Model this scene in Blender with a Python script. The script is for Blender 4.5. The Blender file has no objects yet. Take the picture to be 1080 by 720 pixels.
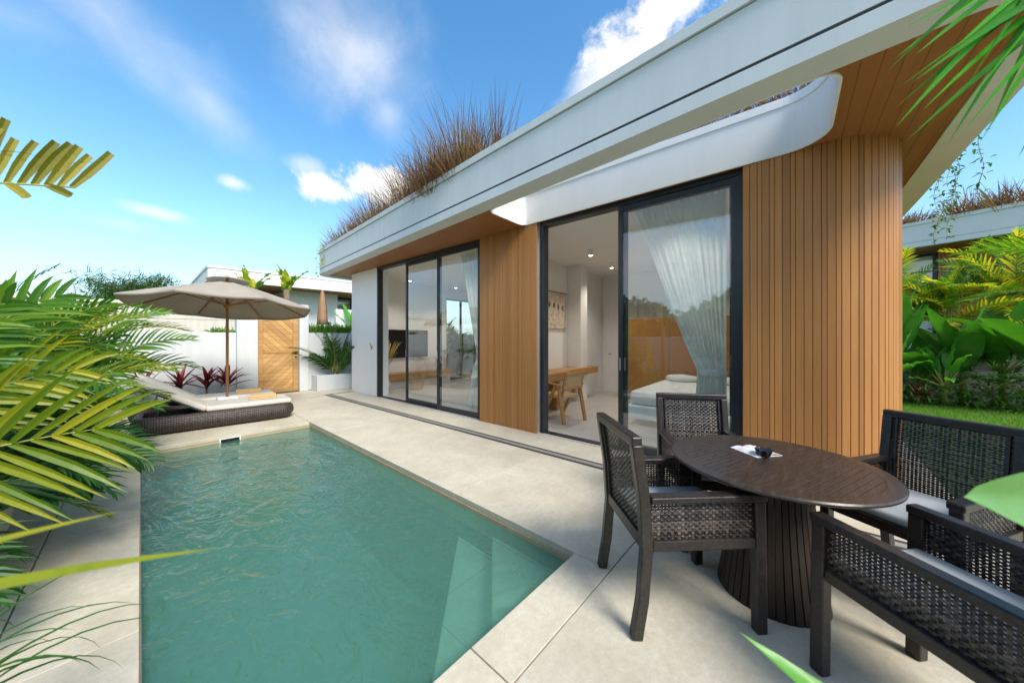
import bpy, bmesh, math, random
from mathutils import Vector, Matrix, noise as mnoise
from mathutils.geometry import tessellate_polygon
R = math.radians
sin, cos, pi = math.sin, math.cos, math.pi
random.seed(11)
SC = bpy.context.scene
COL = SC.collection

# ------------------------------------------------------------------ materials
def new_mat(name):
    m = bpy.data.materials.new(name); m.use_nodes = True
    nt = m.node_tree; nt.nodes.clear()
    out = nt.nodes.new('ShaderNodeOutputMaterial')
    return m, nt, out
def N(nt, typ, **kw):
    n = nt.nodes.new(typ)
    for k, v in kw.items():
        if k in n.inputs: n.inputs[k].default_value = v
        else: setattr(n, k, v)
    return n
def L(nt, a, b): nt.links.new(a, b)
def ramp(nt, fac, stops):
    r = nt.nodes.new('ShaderNodeValToRGB')
    el = r.color_ramp.elements
    while len(el) < len(stops): el.new(0.5)
    for e, (p, c) in zip(el, stops):
        e.position = p; e.color = (c[0], c[1], c[2], 1)
    L(nt, fac, r.inputs[0]); return r.outputs[0]
def mth(nt, op, a, b=None, c=None, clamp=False):
    n = nt.nodes.new('ShaderNodeMath'); n.operation = op; n.use_clamp = clamp
    for i, v in enumerate((a, b, c)):
        if v is None: continue
        if isinstance(v, (int, float)): n.inputs[i].default_value = v
        else: L(nt, v, n.inputs[i])
    return n.outputs[0]
def mixc(nt, fac, a, b, blend='MIX'):
    n = nt.nodes.new('ShaderNodeMix'); n.data_type = 'RGBA'; n.blend_type = blend
    for i, v in ((0, fac), (6, a), (7, b)):
        if isinstance(v, (int, float)): n.inputs[i].default_value = v
        elif isinstance(v, tuple): n.inputs[i].default_value = (v[0], v[1], v[2], 1)
        else: L(nt, v, n.inputs[i])
    return n.outputs[2]
def coords(nt, scale=(1, 1, 1), rot=(0, 0, 0), kind='Object'):
    tc = nt.nodes.new('ShaderNodeTexCoord'); mp = nt.nodes.new('ShaderNodeMapping')
    mp.inputs['Scale'].default_value = scale; mp.inputs['Rotation'].default_value = rot
    L(nt, tc.outputs[kind], mp.inputs[0]); return mp.outputs[0]
def noise(nt, vec, scale, detail=4, rough=0.55, dist=0.0):
    n = N(nt, 'ShaderNodeTexNoise', Scale=scale, Detail=detail, Roughness=rough, Distortion=dist)
    L(nt, vec, n.inputs['Vector']); return n.outputs['Fac']
def bump(nt, h, strength=0.3, dist=0.01, normal=None):
    b = N(nt, 'ShaderNodeBump', Strength=strength, Distance=dist); L(nt, h, b.inputs['Height'])
    if normal is not None: L(nt, normal, b.inputs['Normal'])
    return b.outputs['Normal']

def mat_mottled(name, c1, c2, scale=6, rough=0.6, bscale=80, bstr=0.15, bdist=0.004, spec=0.4, c3=None, stretch=(1, 1, 1), lo=.3, hi=.7):
    """two or three tones of one material, broken up by noise, with fine relief"""
    m, nt, out = new_mat(name)
    v = coords(nt, stretch)
    n1 = noise(nt, v, scale, 6, .6)
    col = ramp(nt, n1, [(lo, c1), (hi, c2)])
    if c3:
        n3 = noise(nt, v, scale*.23, 4, .6, .5)
        col = mixc(nt, ramp(nt, n3, [(.45, (0, 0, 0)), (.7, (1, 1, 1))]), col, c3)
    n2 = noise(nt, v, bscale, 3, .6)
    p = N(nt, 'ShaderNodeBsdfPrincipled', Roughness=rough); p.inputs['Specular IOR Level'].default_value = spec
    L(nt, col, p.inputs['Base Color'])
    L(nt, mth(nt, 'MULTIPLY_ADD', n1, .2, rough-.1), p.inputs['Roughness'])
    L(nt, bump(nt, n2, bstr, bdist), p.inputs['Normal'])
    L(nt, p.outputs[0], out.inputs[0]); return m

def mat_deck():
    m, nt, out = new_mat('deck_stone')
    v = coords(nt)
    n1 = noise(nt, v, 2.2, 8, .65, .4); n2 = noise(nt, v, 26, 5, .7); n3 = noise(nt, v, 170, 2, .5); n4 = noise(nt, v, 7, 6, .7, .3)
    col = ramp(nt, n1, [(.28, (.50, .45, .345)), (.5, (.60, .555, .445)), (.72, (.68, .64, .535))])
    col = mixc(nt, ramp(nt, n2, [(.35, (.38, .38, .38)), (.62, (0, 0, 0))]), col, (.40, .355, .27))
    col = mixc(nt, ramp(nt, n4, [(.56, (0, 0, 0)), (.78, (.5, .5, .5))]), col, (.40, .33, .215))
    col = mixc(nt, ramp(nt, n3, [(.30, (.45, .45, .45)), (.45, (0, 0, 0))]), col, (.36, .33, .27))
    g = nt.nodes.new('ShaderNodeNewGeometry')
    isl = ramp(nt, g.outputs['Random Per Island'], [(0, (.94, .94, .94)), (1, (1.04, 1.03, 1.0))])
    col = mixc(nt, 1, col, isl, 'MULTIPLY')
    p = N(nt, 'ShaderNodeBsdfPrincipled'); p.inputs['Specular IOR Level'].default_value = .35
    L(nt, col, p.inputs['Base Color'])
    L(nt, mth(nt, 'MULTIPLY_ADD', n2, .35, .42), p.inputs['Roughness'])
    L(nt, bump(nt, mth(nt, 'ADD', n2, mth(nt, 'MULTIPLY', n3, .7)), .22, .003), p.inputs['Normal'])
    L(nt, p.outputs[0], out.inputs[0]); return m

def mat_wood(name, c1, c2, c3, axis='Z', scale=1.0, rough=.5, islands=True, grain=1.0, planks=0):
    m, nt, out = new_mat(name)
    s = {'X': (.06, 1, 1), 'Y': (1, .06, 1), 'Z': (1, 1, .06)}[axis]
    v = coords(nt, tuple(q*scale for q in s))
    n1 = noise(nt, v, 30, 6, .65, .6); n2 = noise(nt, v, 6, 3, .5, 1.0)
    col = ramp(nt, mth(nt, 'ADD', mth(nt, 'MULTIPLY', n1, .6*grain), mth(nt, 'MULTIPLY_ADD', n2, .4*grain, .5*(1-grain))), [(.36, c1), (.52, c2), (.66, c3)])
    if islands:
        g = nt.nodes.new('ShaderNodeNewGeometry')
        isl = ramp(nt, g.outputs['Random Per Island'], [(0, (.80, .78, .76)), (.5, (1, 1, 1)), (1, (1.14, 1.13, 1.1))])
        col = mixc(nt, 1, col, isl, 'MULTIPLY')
    if planks:
        w = N(nt, 'ShaderNodeTexWave', Scale=planks, Distortion=0.0); w.bands_direction = 'Y'; w.wave_profile = 'SAW'; L(nt, coords(nt), w.inputs['Vector'])
        col = mixc(nt, 1, col, ramp(nt, w.outputs['Fac'], [(0, (.55, .5, .45)), (.06, (1, 1, 1)), (.94, (1, 1, 1)), (1, (.55, .5, .45))]), 'MULTIPLY')
    p = N(nt, 'ShaderNodeBsdfPrincipled', Roughness=rough); L(nt, col, p.inputs['Base Color'])
    p.inputs['Specular IOR Level'].default_value = .3
    L(nt, bump(nt, n1, .15, .003), p.inputs['Normal'])
    L(nt, p.outputs[0], out.inputs[0]); return m

def mat_leaf(name, stops, rough=.42, trans=.45, tint=(1.0, 1.0, .55), spec=.5, vein=0):
    """thin leaf: gloss on top of diffuse plus light let through; each leaflet its own tone"""
    m, nt, out = new_mat(name)
    g = nt.nodes.new('ShaderNodeNewGeometry')
    v = coords(nt); n1 = noise(nt, v, 3.5, 3); n2 = noise(nt, v, 45, 3)
    f = mth(nt, 'ADD', mth(nt, 'MULTIPLY', g.outputs['Random Per Island'], .6), mth(nt, 'MULTIPLY', n1, .4))
    col = ramp(nt, f, stops)
    col = mixc(nt, ramp(nt, n2, [(.55, (0, 0, 0)), (.8, (.35, .35, .35))]), col, tuple(min(1, c*.55) for c in stops[0][1]))
    n5 = noise(nt, v, 9, 5, .7)
    col = mixc(nt, ramp(nt, n5, [(.66, (0, 0, 0)), (.76, (.75, .75, .75))]), col, (.26, .17, .05))
    p = N(nt, 'ShaderNodeBsdfPrincipled', Roughness=rough); p.inputs['Specular IOR Level'].default_value = spec
    L(nt, col, p.inputs['Base Color'])
    if vein:
        w = N(nt, 'ShaderNodeTexWave', Scale=vein, Distortion=1.5, Detail=2.0); L(nt, v, w.inputs['Vector'])
        L(nt, bump(nt, w.outputs['Fac'], .25, .004), p.inputs['Normal'])
    t = N(nt, 'ShaderNodeBsdfTranslucent')
    L(nt, mixc(nt, 1, mixc(nt, .0, col, col), (tint[0]*1.5, tint[1]*1.5, tint[2]), 'MULTIPLY'), t.inputs['Color'])
    mx = N(nt, 'ShaderNodeMixShader', Fac=trans)
    L(nt, p.outputs[0], mx.inputs[1]); L(nt, t.outputs[0], mx.inputs[2]); L(nt, mx.outputs[0], out.inputs[0])
    return m

def mat_plain(name, c, rough=.5, spec=.4, metal=0, bscale=120, bstr=.06, var=.08):
    return mat_mottled(name, tuple(q*(1-var) for q in c), tuple(min(1, q*(1+var)) for q in c), 7, rough, bscale, bstr, .002, spec)

def mat_emit(name, c, s):
    m, nt, out = new_mat(name)
    e = N(nt, 'ShaderNodeEmission', Strength=s); e.inputs['Color'].default_value = (*c, 1)
    L(nt, e.outputs[0], out.inputs[0]); return m

def mat_glass(name, tint=(.97, .985, .98), boost=1.5, base=.06):
    m, nt, out = new_mat(name)
    fr = N(nt, 'ShaderNodeFresnel', IOR=1.52)
    gm = nt.nodes.new('ShaderNodeNewGeometry')
    f = mth(nt, 'MULTIPLY', mth(nt, 'MULTIPLY_ADD', fr.outputs[0], boost, base, clamp=True), mth(nt, 'SUBTRACT', 1, gm.outputs['Backfacing']))
    t = N(nt, 'ShaderNodeBsdfTransparent'); t.inputs[0].default_value = (*tint, 1)
    g = N(nt, 'ShaderNodeBsdfGlossy', Roughness=.0); g.inputs['Color'].default_value = (.93, .96, 1, 1)
    mx = nt.nodes.new('ShaderNodeMixShader'); L(nt, f, mx.inputs[0]); L(nt, t.outputs[0], mx.inputs[1]); L(nt, g.outputs[0], mx.inputs[2])
    L(nt, mx.outputs[0], out.inputs[0]); return m

def mat_water():
    m, nt, out = new_mat('pool_water')
    v = coords(nt, (1, 1, 1))
    vv = coords(nt, (1.0, .62, 1), (0, 0, .5))
    n1 = noise(nt, vv, 5.5, 3, .55, .9); n2 = noise(nt, v, 15, 3, .55, .8); n3 = noise(nt, v, 42, 2, .5, .5)
    big = noise(nt, v, 1.1, 2, .5)
    amp = ramp(nt, big, [(.35, (.25, .25, .25)), (.62, (1, 1, 1))])
    h = mth(nt, 'ADD', n1, mth(nt, 'MULTIPLY', mth(nt, 'ADD', mth(nt, 'MULTIPLY', n2, .30), mth(nt, 'MULTIPLY', n3, .05)), amp))
    nb = bump(nt, h, .55, .06)
    fr = N(nt, 'ShaderNodeFresnel', IOR=1.33); L(nt, nb, fr.inputs['Normal'])
    t = N(nt, 'ShaderNodeBsdfTransparent'); t.inputs[0].default_value = (.66, .92, .82, 1)
    d = N(nt, 'ShaderNodeBsdfDiffuse'); d.inputs[0].default_value = (.125, .35, .262, 1)
    mx0 = N(nt, 'ShaderNodeMixShader', Fac=.42); L(nt, t.outputs[0], mx0.inputs[1]); L(nt, d.outputs[0], mx0.inputs[2])
    g = N(nt, 'ShaderNodeBsdfGlossy', Roughness=.02); L(nt, nb, g.inputs['Normal'])
    mx = nt.nodes.new('ShaderNodeMixShader'); L(nt, mth(nt, 'MULTIPLY_ADD', fr.outputs[0], 1.4, .015, clamp=True), mx.inputs[0]); L(nt, mx0.outputs[0], mx.inputs[1]); L(nt, g.outputs[0], mx.inputs[2])
    L(nt, mx.outputs[0], out.inputs[0]); return m

def mat_rattan(name, c1, c2, c3, freq=160, axis_scale=(1, 1, 1)):
    """synthetic wicker: streaky dark strands wound round the frame"""
    m, nt, out = new_mat(name)
    v = coords(nt)
    w = N(nt, 'ShaderNodeTexWave', Scale=freq*.30, Distortion=.4, Detail=1.0); w.bands_direction = 'Z'; L(nt, v, w.inputs['Vector'])
    n1 = noise(nt, coords(nt, (60, 60, 60)), 1.0, 3, .6); n2 = noise(nt, v, 9, 3)
    g = nt.nodes.new('ShaderNodeNewGeometry')
    f = mth(nt, 'ADD', mth(nt, 'MULTIPLY', n1, .45), mth(nt, 'ADD', mth(nt, 'MULTIPLY', n2, .22), mth(nt, 'MULTIPLY', g.outputs['Random Per Island'], .33)))
    col = ramp(nt, f, [(.34, c1), (.5, c2), (.68, c3)])
    p = N(nt, 'ShaderNodeBsdfPrincipled', Roughness=.32); p.inputs['Specular IOR Level'].default_value = .5
    L(nt, col, p.inputs['Base Color'])
    L(nt, bump(nt, w.outputs['Fac'], .22, .003), p.inputs['Normal'])
    L(nt, p.outputs[0], out.inputs[0]); return m

def mat_wicker_base():
    m, nt, out = new_mat('lounger_wicker')
    v = coords(nt)
    br = N(nt, 'ShaderNodeTexWave', Scale=14.0, Distortion=.4, Detail=1.0); br.bands_direction = 'Z'; L(nt, v, br.inputs['Vector'])
    vx = N(nt, 'ShaderNodeTexWave', Scale=11.0, Distortion=.5, Detail=1.0); vx.bands_direction = 'X'; L(nt, v, vx.inputs['Vector'])
    n1 = noise(nt, coords(nt, (40, 40, 6)), 1, 3)
    col = ramp(nt, mth(nt, 'ADD', mth(nt, 'MULTIPLY', n1, .7), mth(nt, 'MULTIPLY', vx.outputs['Fac'], .3)), [(.3, (.016, .011, .010)), (.55, (.042, .030, .027)), (.75, (.085, .062, .054))])
    p = N(nt, 'ShaderNodeBsdfPrincipled', Roughness=.5)
    L(nt, col, p.inputs['Base Color'])
    L(nt, bump(nt, mth(nt, 'ADD', br.outputs['Fac'], mth(nt, 'MULTIPLY', vx.outputs['Fac'], .4)), .6, .005), p.inputs['Normal'])
    L(nt, p.outputs[0], out.inputs[0]); return m

def mat_fabric(name, c, rough=.85, sc=400, trans=0.0, fold=0):
    m, nt, out = new_mat(name)
    v = coords(nt)
    n1 = noise(nt, v, sc, 2); n2 = noise(nt, v, 4, 3)
    col = ramp(nt, n2, [(.3, tuple(q*.9 for q in c)), (.7, tuple(min(1, q*1.06) for q in c))])
    p = N(nt, 'ShaderNodeBsdfPrincipled', Roughness=rough); p.inputs['Specular IOR Level'].default_value = .15
    L(nt, col, p.inputs['Base Color'])
    h = n1
    if fold: h = mth(nt, 'ADD', mth(nt, 'MULTIPLY', n1, .1), noise(nt, v, fold, 3, .5, .5))
    L(nt, bump(nt, h, .25, .003 if not fold else .03), p.inputs['Normal'])
    sh = p.outputs[0]
    if trans:
        t = N(nt, 'ShaderNodeBsdfTranslucent'); L(nt, col, t.inputs[0])
        mx = N(nt, 'ShaderNodeMixShader', Fac=trans); L(nt, sh, mx.inputs[1]); L(nt, t.outputs[0], mx.inputs[2]); sh = mx.outputs[0]
    L(nt, sh, out.inputs[0]); return m

def mat_wall(name, c, streak=.5):
    """rendered wall: near-uniform paint with faint rain streaks and grime"""
    m, nt, out = new_mat(name)
    v = coords(nt); n1 = noise(nt, coords(nt, (3, 3, .35)), 1.6, 5, .6); n2 = noise(nt, v, 90, 3); n3 = noise(nt, v, 1.2, 4, .6)
    col = ramp(nt, n1, [(.35, tuple(q*(1-.16*streak) for q in c)), (.6, c)])
    col = mixc(nt, ramp(nt, n3, [(.3, (.12, .12, .12)), (.6, (0, 0, 0))]), col, tuple(q*.75 for q in c))
    p = N(nt, 'ShaderNodeBsdfPrincipled', Roughness=.7); p.inputs['Specular IOR Level'].default_value = .25
    L(nt, col, p.inputs['Base Color']); L(nt, bump(nt, n2, .12, .002), p.inputs['Normal'])
    L(nt, p.outputs[0], out.inputs[0]); return m

def mat_slabs(name, c1, c2, mortar, w, h):
    m, nt, out = new_mat(name)
    v = coords(nt); n1 = noise(nt, v, 5, 5, .6)
    br = N(nt, 'ShaderNodeTexBrick', Scale=1.0); br.offset = 0.0
    br.inputs['Mortar Size'].default_value = .004; br.inputs['Brick Width'].default_value = w; br.inputs['Row Height'].default_value = h; L(nt, v, br.inputs['Vector'])
    col = ramp(nt, n1, [(.3, c1), (.7, c2)])
    col = mixc(nt, br.outputs['Fac'], col, mortar)
    p = N(nt, 'ShaderNodeBsdfPrincipled', Roughness=.5); L(nt, col, p.inputs['Base Color']); L(nt, p.outputs[0], out.inputs[0]); return m

M = dict(
    deck=mat_deck(),
    grout=mat_plain('joint_dark', (.13, .12, .10), .9),
    tile=mat_mottled('pool_tile', (.05, .13, .10), (.08, .17, .135), 5, .5, 60, .1),
    step=mat_slabs('pool_step_stone', (.44, .48, .45), (.54, .58, .55), (.30, .35, .32), .62, .62),
    band=mat_mottled('waterline_stone', (.36, .29, .18), (.47, .39, .26), 9, .5, 60, .1),
    water=mat_water(),
    white=mat_wall('white_render', (.80, .81, .80), .2),
    wallwhite=mat_wall('garden_wall_paint', (.66, .68, .685), .5),
    cream=mat_wall('cream_block', (.66, .62, .53), 1.0),
    fascia=mat_wall('fascia_paint', (.64, .685, .69), .38),
    inwall=mat_plain('interior_paint', (.80, .79, .76), .7, .2, var=.02),
    infloor=mat_mottled('interior_floor', (.46, .44, .40), (.54, .52, .48), 2, .35, 60, .03),
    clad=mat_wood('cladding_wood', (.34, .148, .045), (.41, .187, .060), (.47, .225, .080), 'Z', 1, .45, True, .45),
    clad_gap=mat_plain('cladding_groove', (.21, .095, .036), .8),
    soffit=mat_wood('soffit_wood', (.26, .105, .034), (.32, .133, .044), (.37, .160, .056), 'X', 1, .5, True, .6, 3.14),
    gate=mat_wood('gate_teak', (.42, .22, .075), (.56, .33, .13), (.66, .43, .20), 'X', .8, .5),
    teak=mat_wood('furniture_teak', (.35, .18, .065), (.46, .26, .10), (.55, .33, .14), 'X', 1, .45),
    pole=mat_wood('parasol_wood', (.34, .15, .06), (.43, .21, .09), (.50, .27, .12), 'Z', 1, .45),
    black=mat_plain('black_aluminium', (.018, .022, .026), .38, .5),
    tv=mat_plain('screen_black', (.008, .008, .01), .12, .5, var=.01, bstr=0),
    glass=mat_glass('window_glass'),
    rattan=mat_rattan('chair_rattan', (.009, .007, .007), (.030, .023, .020), (.13, .10, .082)),
    wicker=mat_wicker_base(),
    cushion=mat_fabric('grey_cushion', (.40, .43, .45)),
    mattress=mat_fabric('lounger_canvas', (.62, .58, .51)),
    mattop=mat_fabric('lounger_canvas_top', (.52, .50, .46)),
    canopy=mat_fabric('parasol_canvas', (.46, .405, .33), .9, 300, .22, 2.5),
    towel=mat_fabric('tan_towel', (.62, .42, .21), .95, 200),
    curtain=mat_fabric('sheer_curtain', (.90, .93, .90), .9, 300, .38),
    linen=mat_fabric('bed_linen', (.82, .83, .84), .9, 200, 0, 3),
    tabletop=None,
    white_plastic=mat_plain('white_plastic', (.80, .80, .78), .35),
    concrete=mat_mottled('planter_concrete', (.45, .44, .41), (.58, .57, .53), 6, .8, 50, .2),
    soil=mat_mottled('soil', (.05, .035, .022), (.10, .07, .045), 20, .95, 60, .6, .02),
    bark=mat_mottled('bark', (.12, .085, .05), (.24, .18, .11), 12, .9, 40, .6, .02, stretch=(1, 1, .4)),
    stem=mat_mottled('palm_stem', (.22, .26, .06), (.40, .38, .10), 8, .5, 40, .2),
    paper=mat_mottled('magazine_paper', (.55, .62, .74), (.86, .88, .92), 26, .3, 60, .02, c3=(.50, .25, .22)),
    metal=mat_plain('grey_metal', (.25, .26, .27), .35, .5),
    drain=mat_plain('drain_grate', (.045, .048, .05), .5),
    drain_mid=mat_mottled('drain_stone', (.22, .21, .19), (.30, .29, .26), 20, .7, 90, .2),
    wicker_tan=mat_mottled('tan_wicker', (.45, .30, .15), (.62, .45, .25), 60, .7, 120, .5, .004),
    ceramic=mat_plain('white_ceramic', (.82, .81, .78), .25),
    textile=mat_mottled('wall_textile', (.62, .54, .42), (.72, .65, .53), 60, .95, 200, .4, c3=(.42, .25, .14)),
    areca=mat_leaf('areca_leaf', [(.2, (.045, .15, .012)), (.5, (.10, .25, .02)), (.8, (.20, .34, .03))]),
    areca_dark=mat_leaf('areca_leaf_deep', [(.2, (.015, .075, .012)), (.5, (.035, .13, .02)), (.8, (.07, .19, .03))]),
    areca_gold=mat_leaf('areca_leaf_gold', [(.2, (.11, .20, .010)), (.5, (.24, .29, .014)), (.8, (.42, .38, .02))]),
    dry=mat_leaf('dry_leaf', [(.2, (.30, .22, .06)), (.5, (.42, .31, .09)), (.8, (.52, .40, .14))], .6, .3),
    fanleaf=mat_leaf('fan_leaf', [(.2, (.015, .13, .006)), (.5, (.035, .25, .010)), (.8, (.08, .38, .018))], .55, .4, spec=.06),
    broad=mat_leaf('broad_leaf', [(.2, (.03, .15, .02)), (.5, (.07, .26, .032)), (.8, (.15, .38, .06))], .30, .25, vein=9),
    bright=mat_leaf('bright_leaf', [(.2, (.06, .24, .025)), (.5, (.09, .33, .035)), (.8, (.15, .41, .05))], .35, .4, vein=12),
    shrub=mat_leaf('shrub_leaf', [(.2, (.03, .10, .015)), (.5, (.07, .20, .028)), (.8, (.15, .34, .05))], .45, .3),
    treeleaf=mat_leaf('tree_leaf', [(.2, (.025, .07, .02)), (.5, (.05, .13, .035)), (.8, (.10, .20, .05))], .5, .3),
    red=mat_leaf('cordyline_leaf', [(.2, (.08, .015, .022)), (.5, (.24, .03, .05)), (.8, (.40, .07, .09))], .35, .3, (1, .4, .4)),
    olive=mat_leaf('olive_leaf', [(.2, (.20, .19, .02)), (.5, (.33, .28, .04)), (.8, (.45, .38, .07))], .5, .4),
    soft_leaf=mat_leaf('soft_leaf', [(.2, (.10, .27, .07)), (.5, (.15, .35, .10)), (.8, (.22, .42, .14))], .28, .3, vein=5),
    golden=mat_leaf('golden_cane_leaf', [(.2, (.18, .34, .02)), (.5, (.48, .50, .03)), (.8, (.70, .50, .04))], .45, .45),
    rooffl=mat_leaf('fountain_grass', [(.15, (.10, .035, .025)), (.42, (.19, .085, .045)), (.66, (.30, .18, .075)), (.82, (.22, .24, .05))], .6, .3, (1, .9, .6)),
    lawn=mat_leaf('lawn_blade', [(.2, (.07, .20, .02)), (.5, (.13, .30, .03)), (.8, (.21, .38, .05))], .55, .35),
    earth=mat_mottled('lawn_ground', (.07, .15, .02), (.12, .22, .035), 3, .95, 50, .5, .02, c3=(.15, .17, .05)),
    downlight=mat_emit('downlight_glow', (1, .86, .66), 5),
    pendant_glow=mat_emit('lamp_glow', (1, .8, .55), 5),
)

def mat_tabletop():
    m, nt, out = new_mat('table_slats')
    v = coords(nt, (1, 1, 1), (0, 0, R(20)))
    w = N(nt, 'ShaderNodeTexWave', Scale=9.5, Distortion=0.0); w.bands_direction = 'Y'; w.wave_profile = 'SAW'; L(nt, v, w.inputs['Vector'])
    slat = ramp(nt, w.outputs['Fac'], [(0, (0, 0, 0)), (.10, (1, 1, 1)), (.90, (1, 1, 1)), (1, (0, 0, 0))])
    sx = nt.nodes.new('ShaderNodeSeparateXYZ'); L(nt, coords(nt), sx.inputs[0])
    rad = mth(nt, 'SQRT', mth(nt, 'ADD', mth(nt, 'POWER', sx.outputs[0], 2), mth(nt, 'POWER', sx.outputs[1], 2)))
    rim = mth(nt, 'GREATER_THAN', rad, .432)
    ring = mth(nt, 'LESS_THAN', mth(nt, 'ABSOLUTE', mth(nt, 'SUBTRACT', rad, .432)), .003)
    inner = mixc(nt, rim, slat, (1, 1, 1)); inner = mixc(nt, ring, inner, (0, 0, 0))
    n1 = noise(nt, coords(nt, (4, 40, 10), (0, 0, R(20))), 1.5, 5, .6, .4)
    col = ramp(nt, n1, [(.3, (.022, .017, .014)), (.55, (.042, .030, .024)), (.75, (.066, .047, .037))])
    col = mixc(nt, 1, col, mixc(nt, inner, (.55, .55, .55), (1, 1, 1)), 'MULTIPLY')
    p = N(nt, 'ShaderNodeBsdfPrincipled', Roughness=.4); L(nt, col, p.inputs['Base Color'])
    L(nt, mth(nt, 'MULTIPLY_ADD', n1, .22, .2), p.inputs['Roughness'])
    L(nt, bump(nt, mth(nt, 'ADD', inner, mth(nt, 'MULTIPLY', n1, .15)), .5, .003), p.inputs['Normal'])
    L(nt, p.outputs[0], out.inputs[0]); return m
M['tabletop'] = mat_tabletop()
M['tablewood'] = mat_wood('dark_table_wood', (.016, .011, .008), (.032, .021, .015), (.058, .039, .028), 'Z', 1, .42)

# ------------------------------------------------------------------ mesh building
class MB:
    def __init__(s): s.v = []; s.f = []
    def add(s, vs, fs):
        o = len(s.v); s.v += [Vector(q) for q in vs]; s.f += [tuple(i+o for i in f) for f in fs]
    def box(s, x0, y0, z0, x1, y1, z1):
        s.add([(x0, y0, z0), (x1, y0, z0), (x1, y1, z0), (x0, y1, z0), (x0, y0, z1), (x1, y0, z1), (x1, y1, z1), (x0, y1, z1)],
              [(0, 3, 2, 1), (4, 5, 6, 7), (0, 1, 5, 4), (1, 2, 6, 5), (2, 3, 7, 6), (3, 0, 4, 7)])
    def bar(s, a, b, w, h, up=(0, 0, 1)):
        """rectangular bar from a to b, w across, h along up"""
        a = Vector(a); b = Vector(b); d = (b-a).normalized(); up = Vector(up)
        side = d.cross(up)
        if side.length < 1e-4: side = d.cross(Vector((0, 1, 0)))
        side.normalize(); u = side.cross(d).normalized()
        vs = []
        for p in (a, b):
            for i, j in ((-1, -1), (1, -1), (1, 1), (-1, 1)): vs.append(p+side*(i*w/2)+u*(j*h/2))
        s.add(vs, [(0, 1, 2, 3), (7, 6, 5, 4), (0, 4, 5, 1), (1, 5, 6, 2), (2, 6, 7, 3), (3, 7, 4, 0)])
    def path(s, pts, w, h, up=(0, 0, 1)):
        """rectangular section swept along points (one piece)"""
        pts = [Vector(p) for p in pts]; n = len(pts); rings = []
        for i, p in enumerate(pts):
            d = (pts[min(i+1, n-1)]-pts[max(i-1, 0)]).normalized()
            side = d.cross(Vector(up)).normalized(); u = side.cross(d).normalized()
            rings.append([p+side*(a*w/2)+u*(b*h/2) for a, b in ((-1, -1), (1, -1), (1, 1), (-1, 1))])
        vs = [q for r in rings for q in r]; fs = [(0, 1, 2, 3), tuple(4*(n-1)+k for k in (3, 2, 1, 0))]
        for i in range(n-1):
            for k in range(4): fs.append((4*i+k, 4*i+4+k, 4*i+4+(k+1) % 4, 4*i+(k+1) % 4))
        s.add(vs, fs)
    def tube(s, pts, rad, n=8, cap=True):
        pts = [Vector(p) for p in pts]; m = len(pts)
        if isinstance(rad, (int, float)): rad = [rad]*m
        vs = []; prev = None
        for i, p in enumerate(pts):
            d = (pts[min(i+1, m-1)]-pts[max(i-1, 0)])
            d = d.normalized() if d.length > 1e-9 else Vector((0, 0, 1))
            if prev is None:
                a = d.cross(Vector((0, 0, 1)))
                if a.length < 1e-3: a = d.cross(Vector((0, 1, 0)))
            else: a = prev-d*prev.dot(d)
            a.normalize(); prev = a; b = d.cross(a)
            for k in range(n):
                t = 2*pi*k/n; vs.append(p+(a*cos(t)+b*sin(t))*rad[i])
        fs = []
        for i in range(m-1):
            for k in range(n): fs.append((i*n+k, i*n+(k+1) % n, (i+1)*n+(k+1) % n, (i+1)*n+k))
        if cap: fs += [tuple(range(n-1, -1, -1)), tuple((m-1)*n+k for k in range(n))]
        s.add(vs, fs)
    def lathe(s, prof, n=32, c=(0, 0), capb=True, capt=True, sx=1, sy=1):
        vs = []; m = len(prof)
        for r, z in prof:
            for k in range(n):
                t = 2*pi*k/n; vs.append((c[0]+r*cos(t)*sx, c[1]+r*sin(t)*sy, z))
        fs = []
        for i in range(m-1):
            for k in range(n): fs.append((i*n+k, i*n+(k+1) % n, (i+1)*n+(k+1) % n, (i+1)*n+k))
        if capb: fs.append(tuple(range(n-1, -1, -1)))
        if capt: fs.append(tuple((m-1)*n+k for k in range(n)))
        s.add(vs, fs)
    def prism(s, outer, z0, z1, holes=()):
        loops = [outer]+list(holes)
        tri = tessellate_polygon([[Vector((p[0], p[1], 0)) for p in l] for l in loops])
        flat = [p for l in loops for p in l]; n = len(flat)
        vs = [(p[0], p[1], z0) for p in flat]+[(p[0], p[1], z1) for p in flat]
        fs = []
        for t in tri:
            a, b, c = [Vector((flat[i][0], flat[i][1])) for i in t]
            if (b-a).cross(c-a) < 0: t = (t[0], t[2], t[1])
            fs.append(tuple(i+n for i in t)); fs.append((t[2], t[1], t[0]))
        o = 0
        for li, l in enumerate(loops):
            area = sum(l[i][0]*l[(i+1) % len(l)][1]-l[(i+1) % len(l)][0]*l[i][1] for i in range(len(l)))
            ccw = area > 0
            if li: ccw = not ccw
            for i in range(len(l)):
                a, b = o+i, o+(i+1) % len(l)
                fs.append((a, b, b+n, a+n) if ccw else (b, a, a+n, b+n))
            o += len(l)
        s.add(vs, fs)
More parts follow.
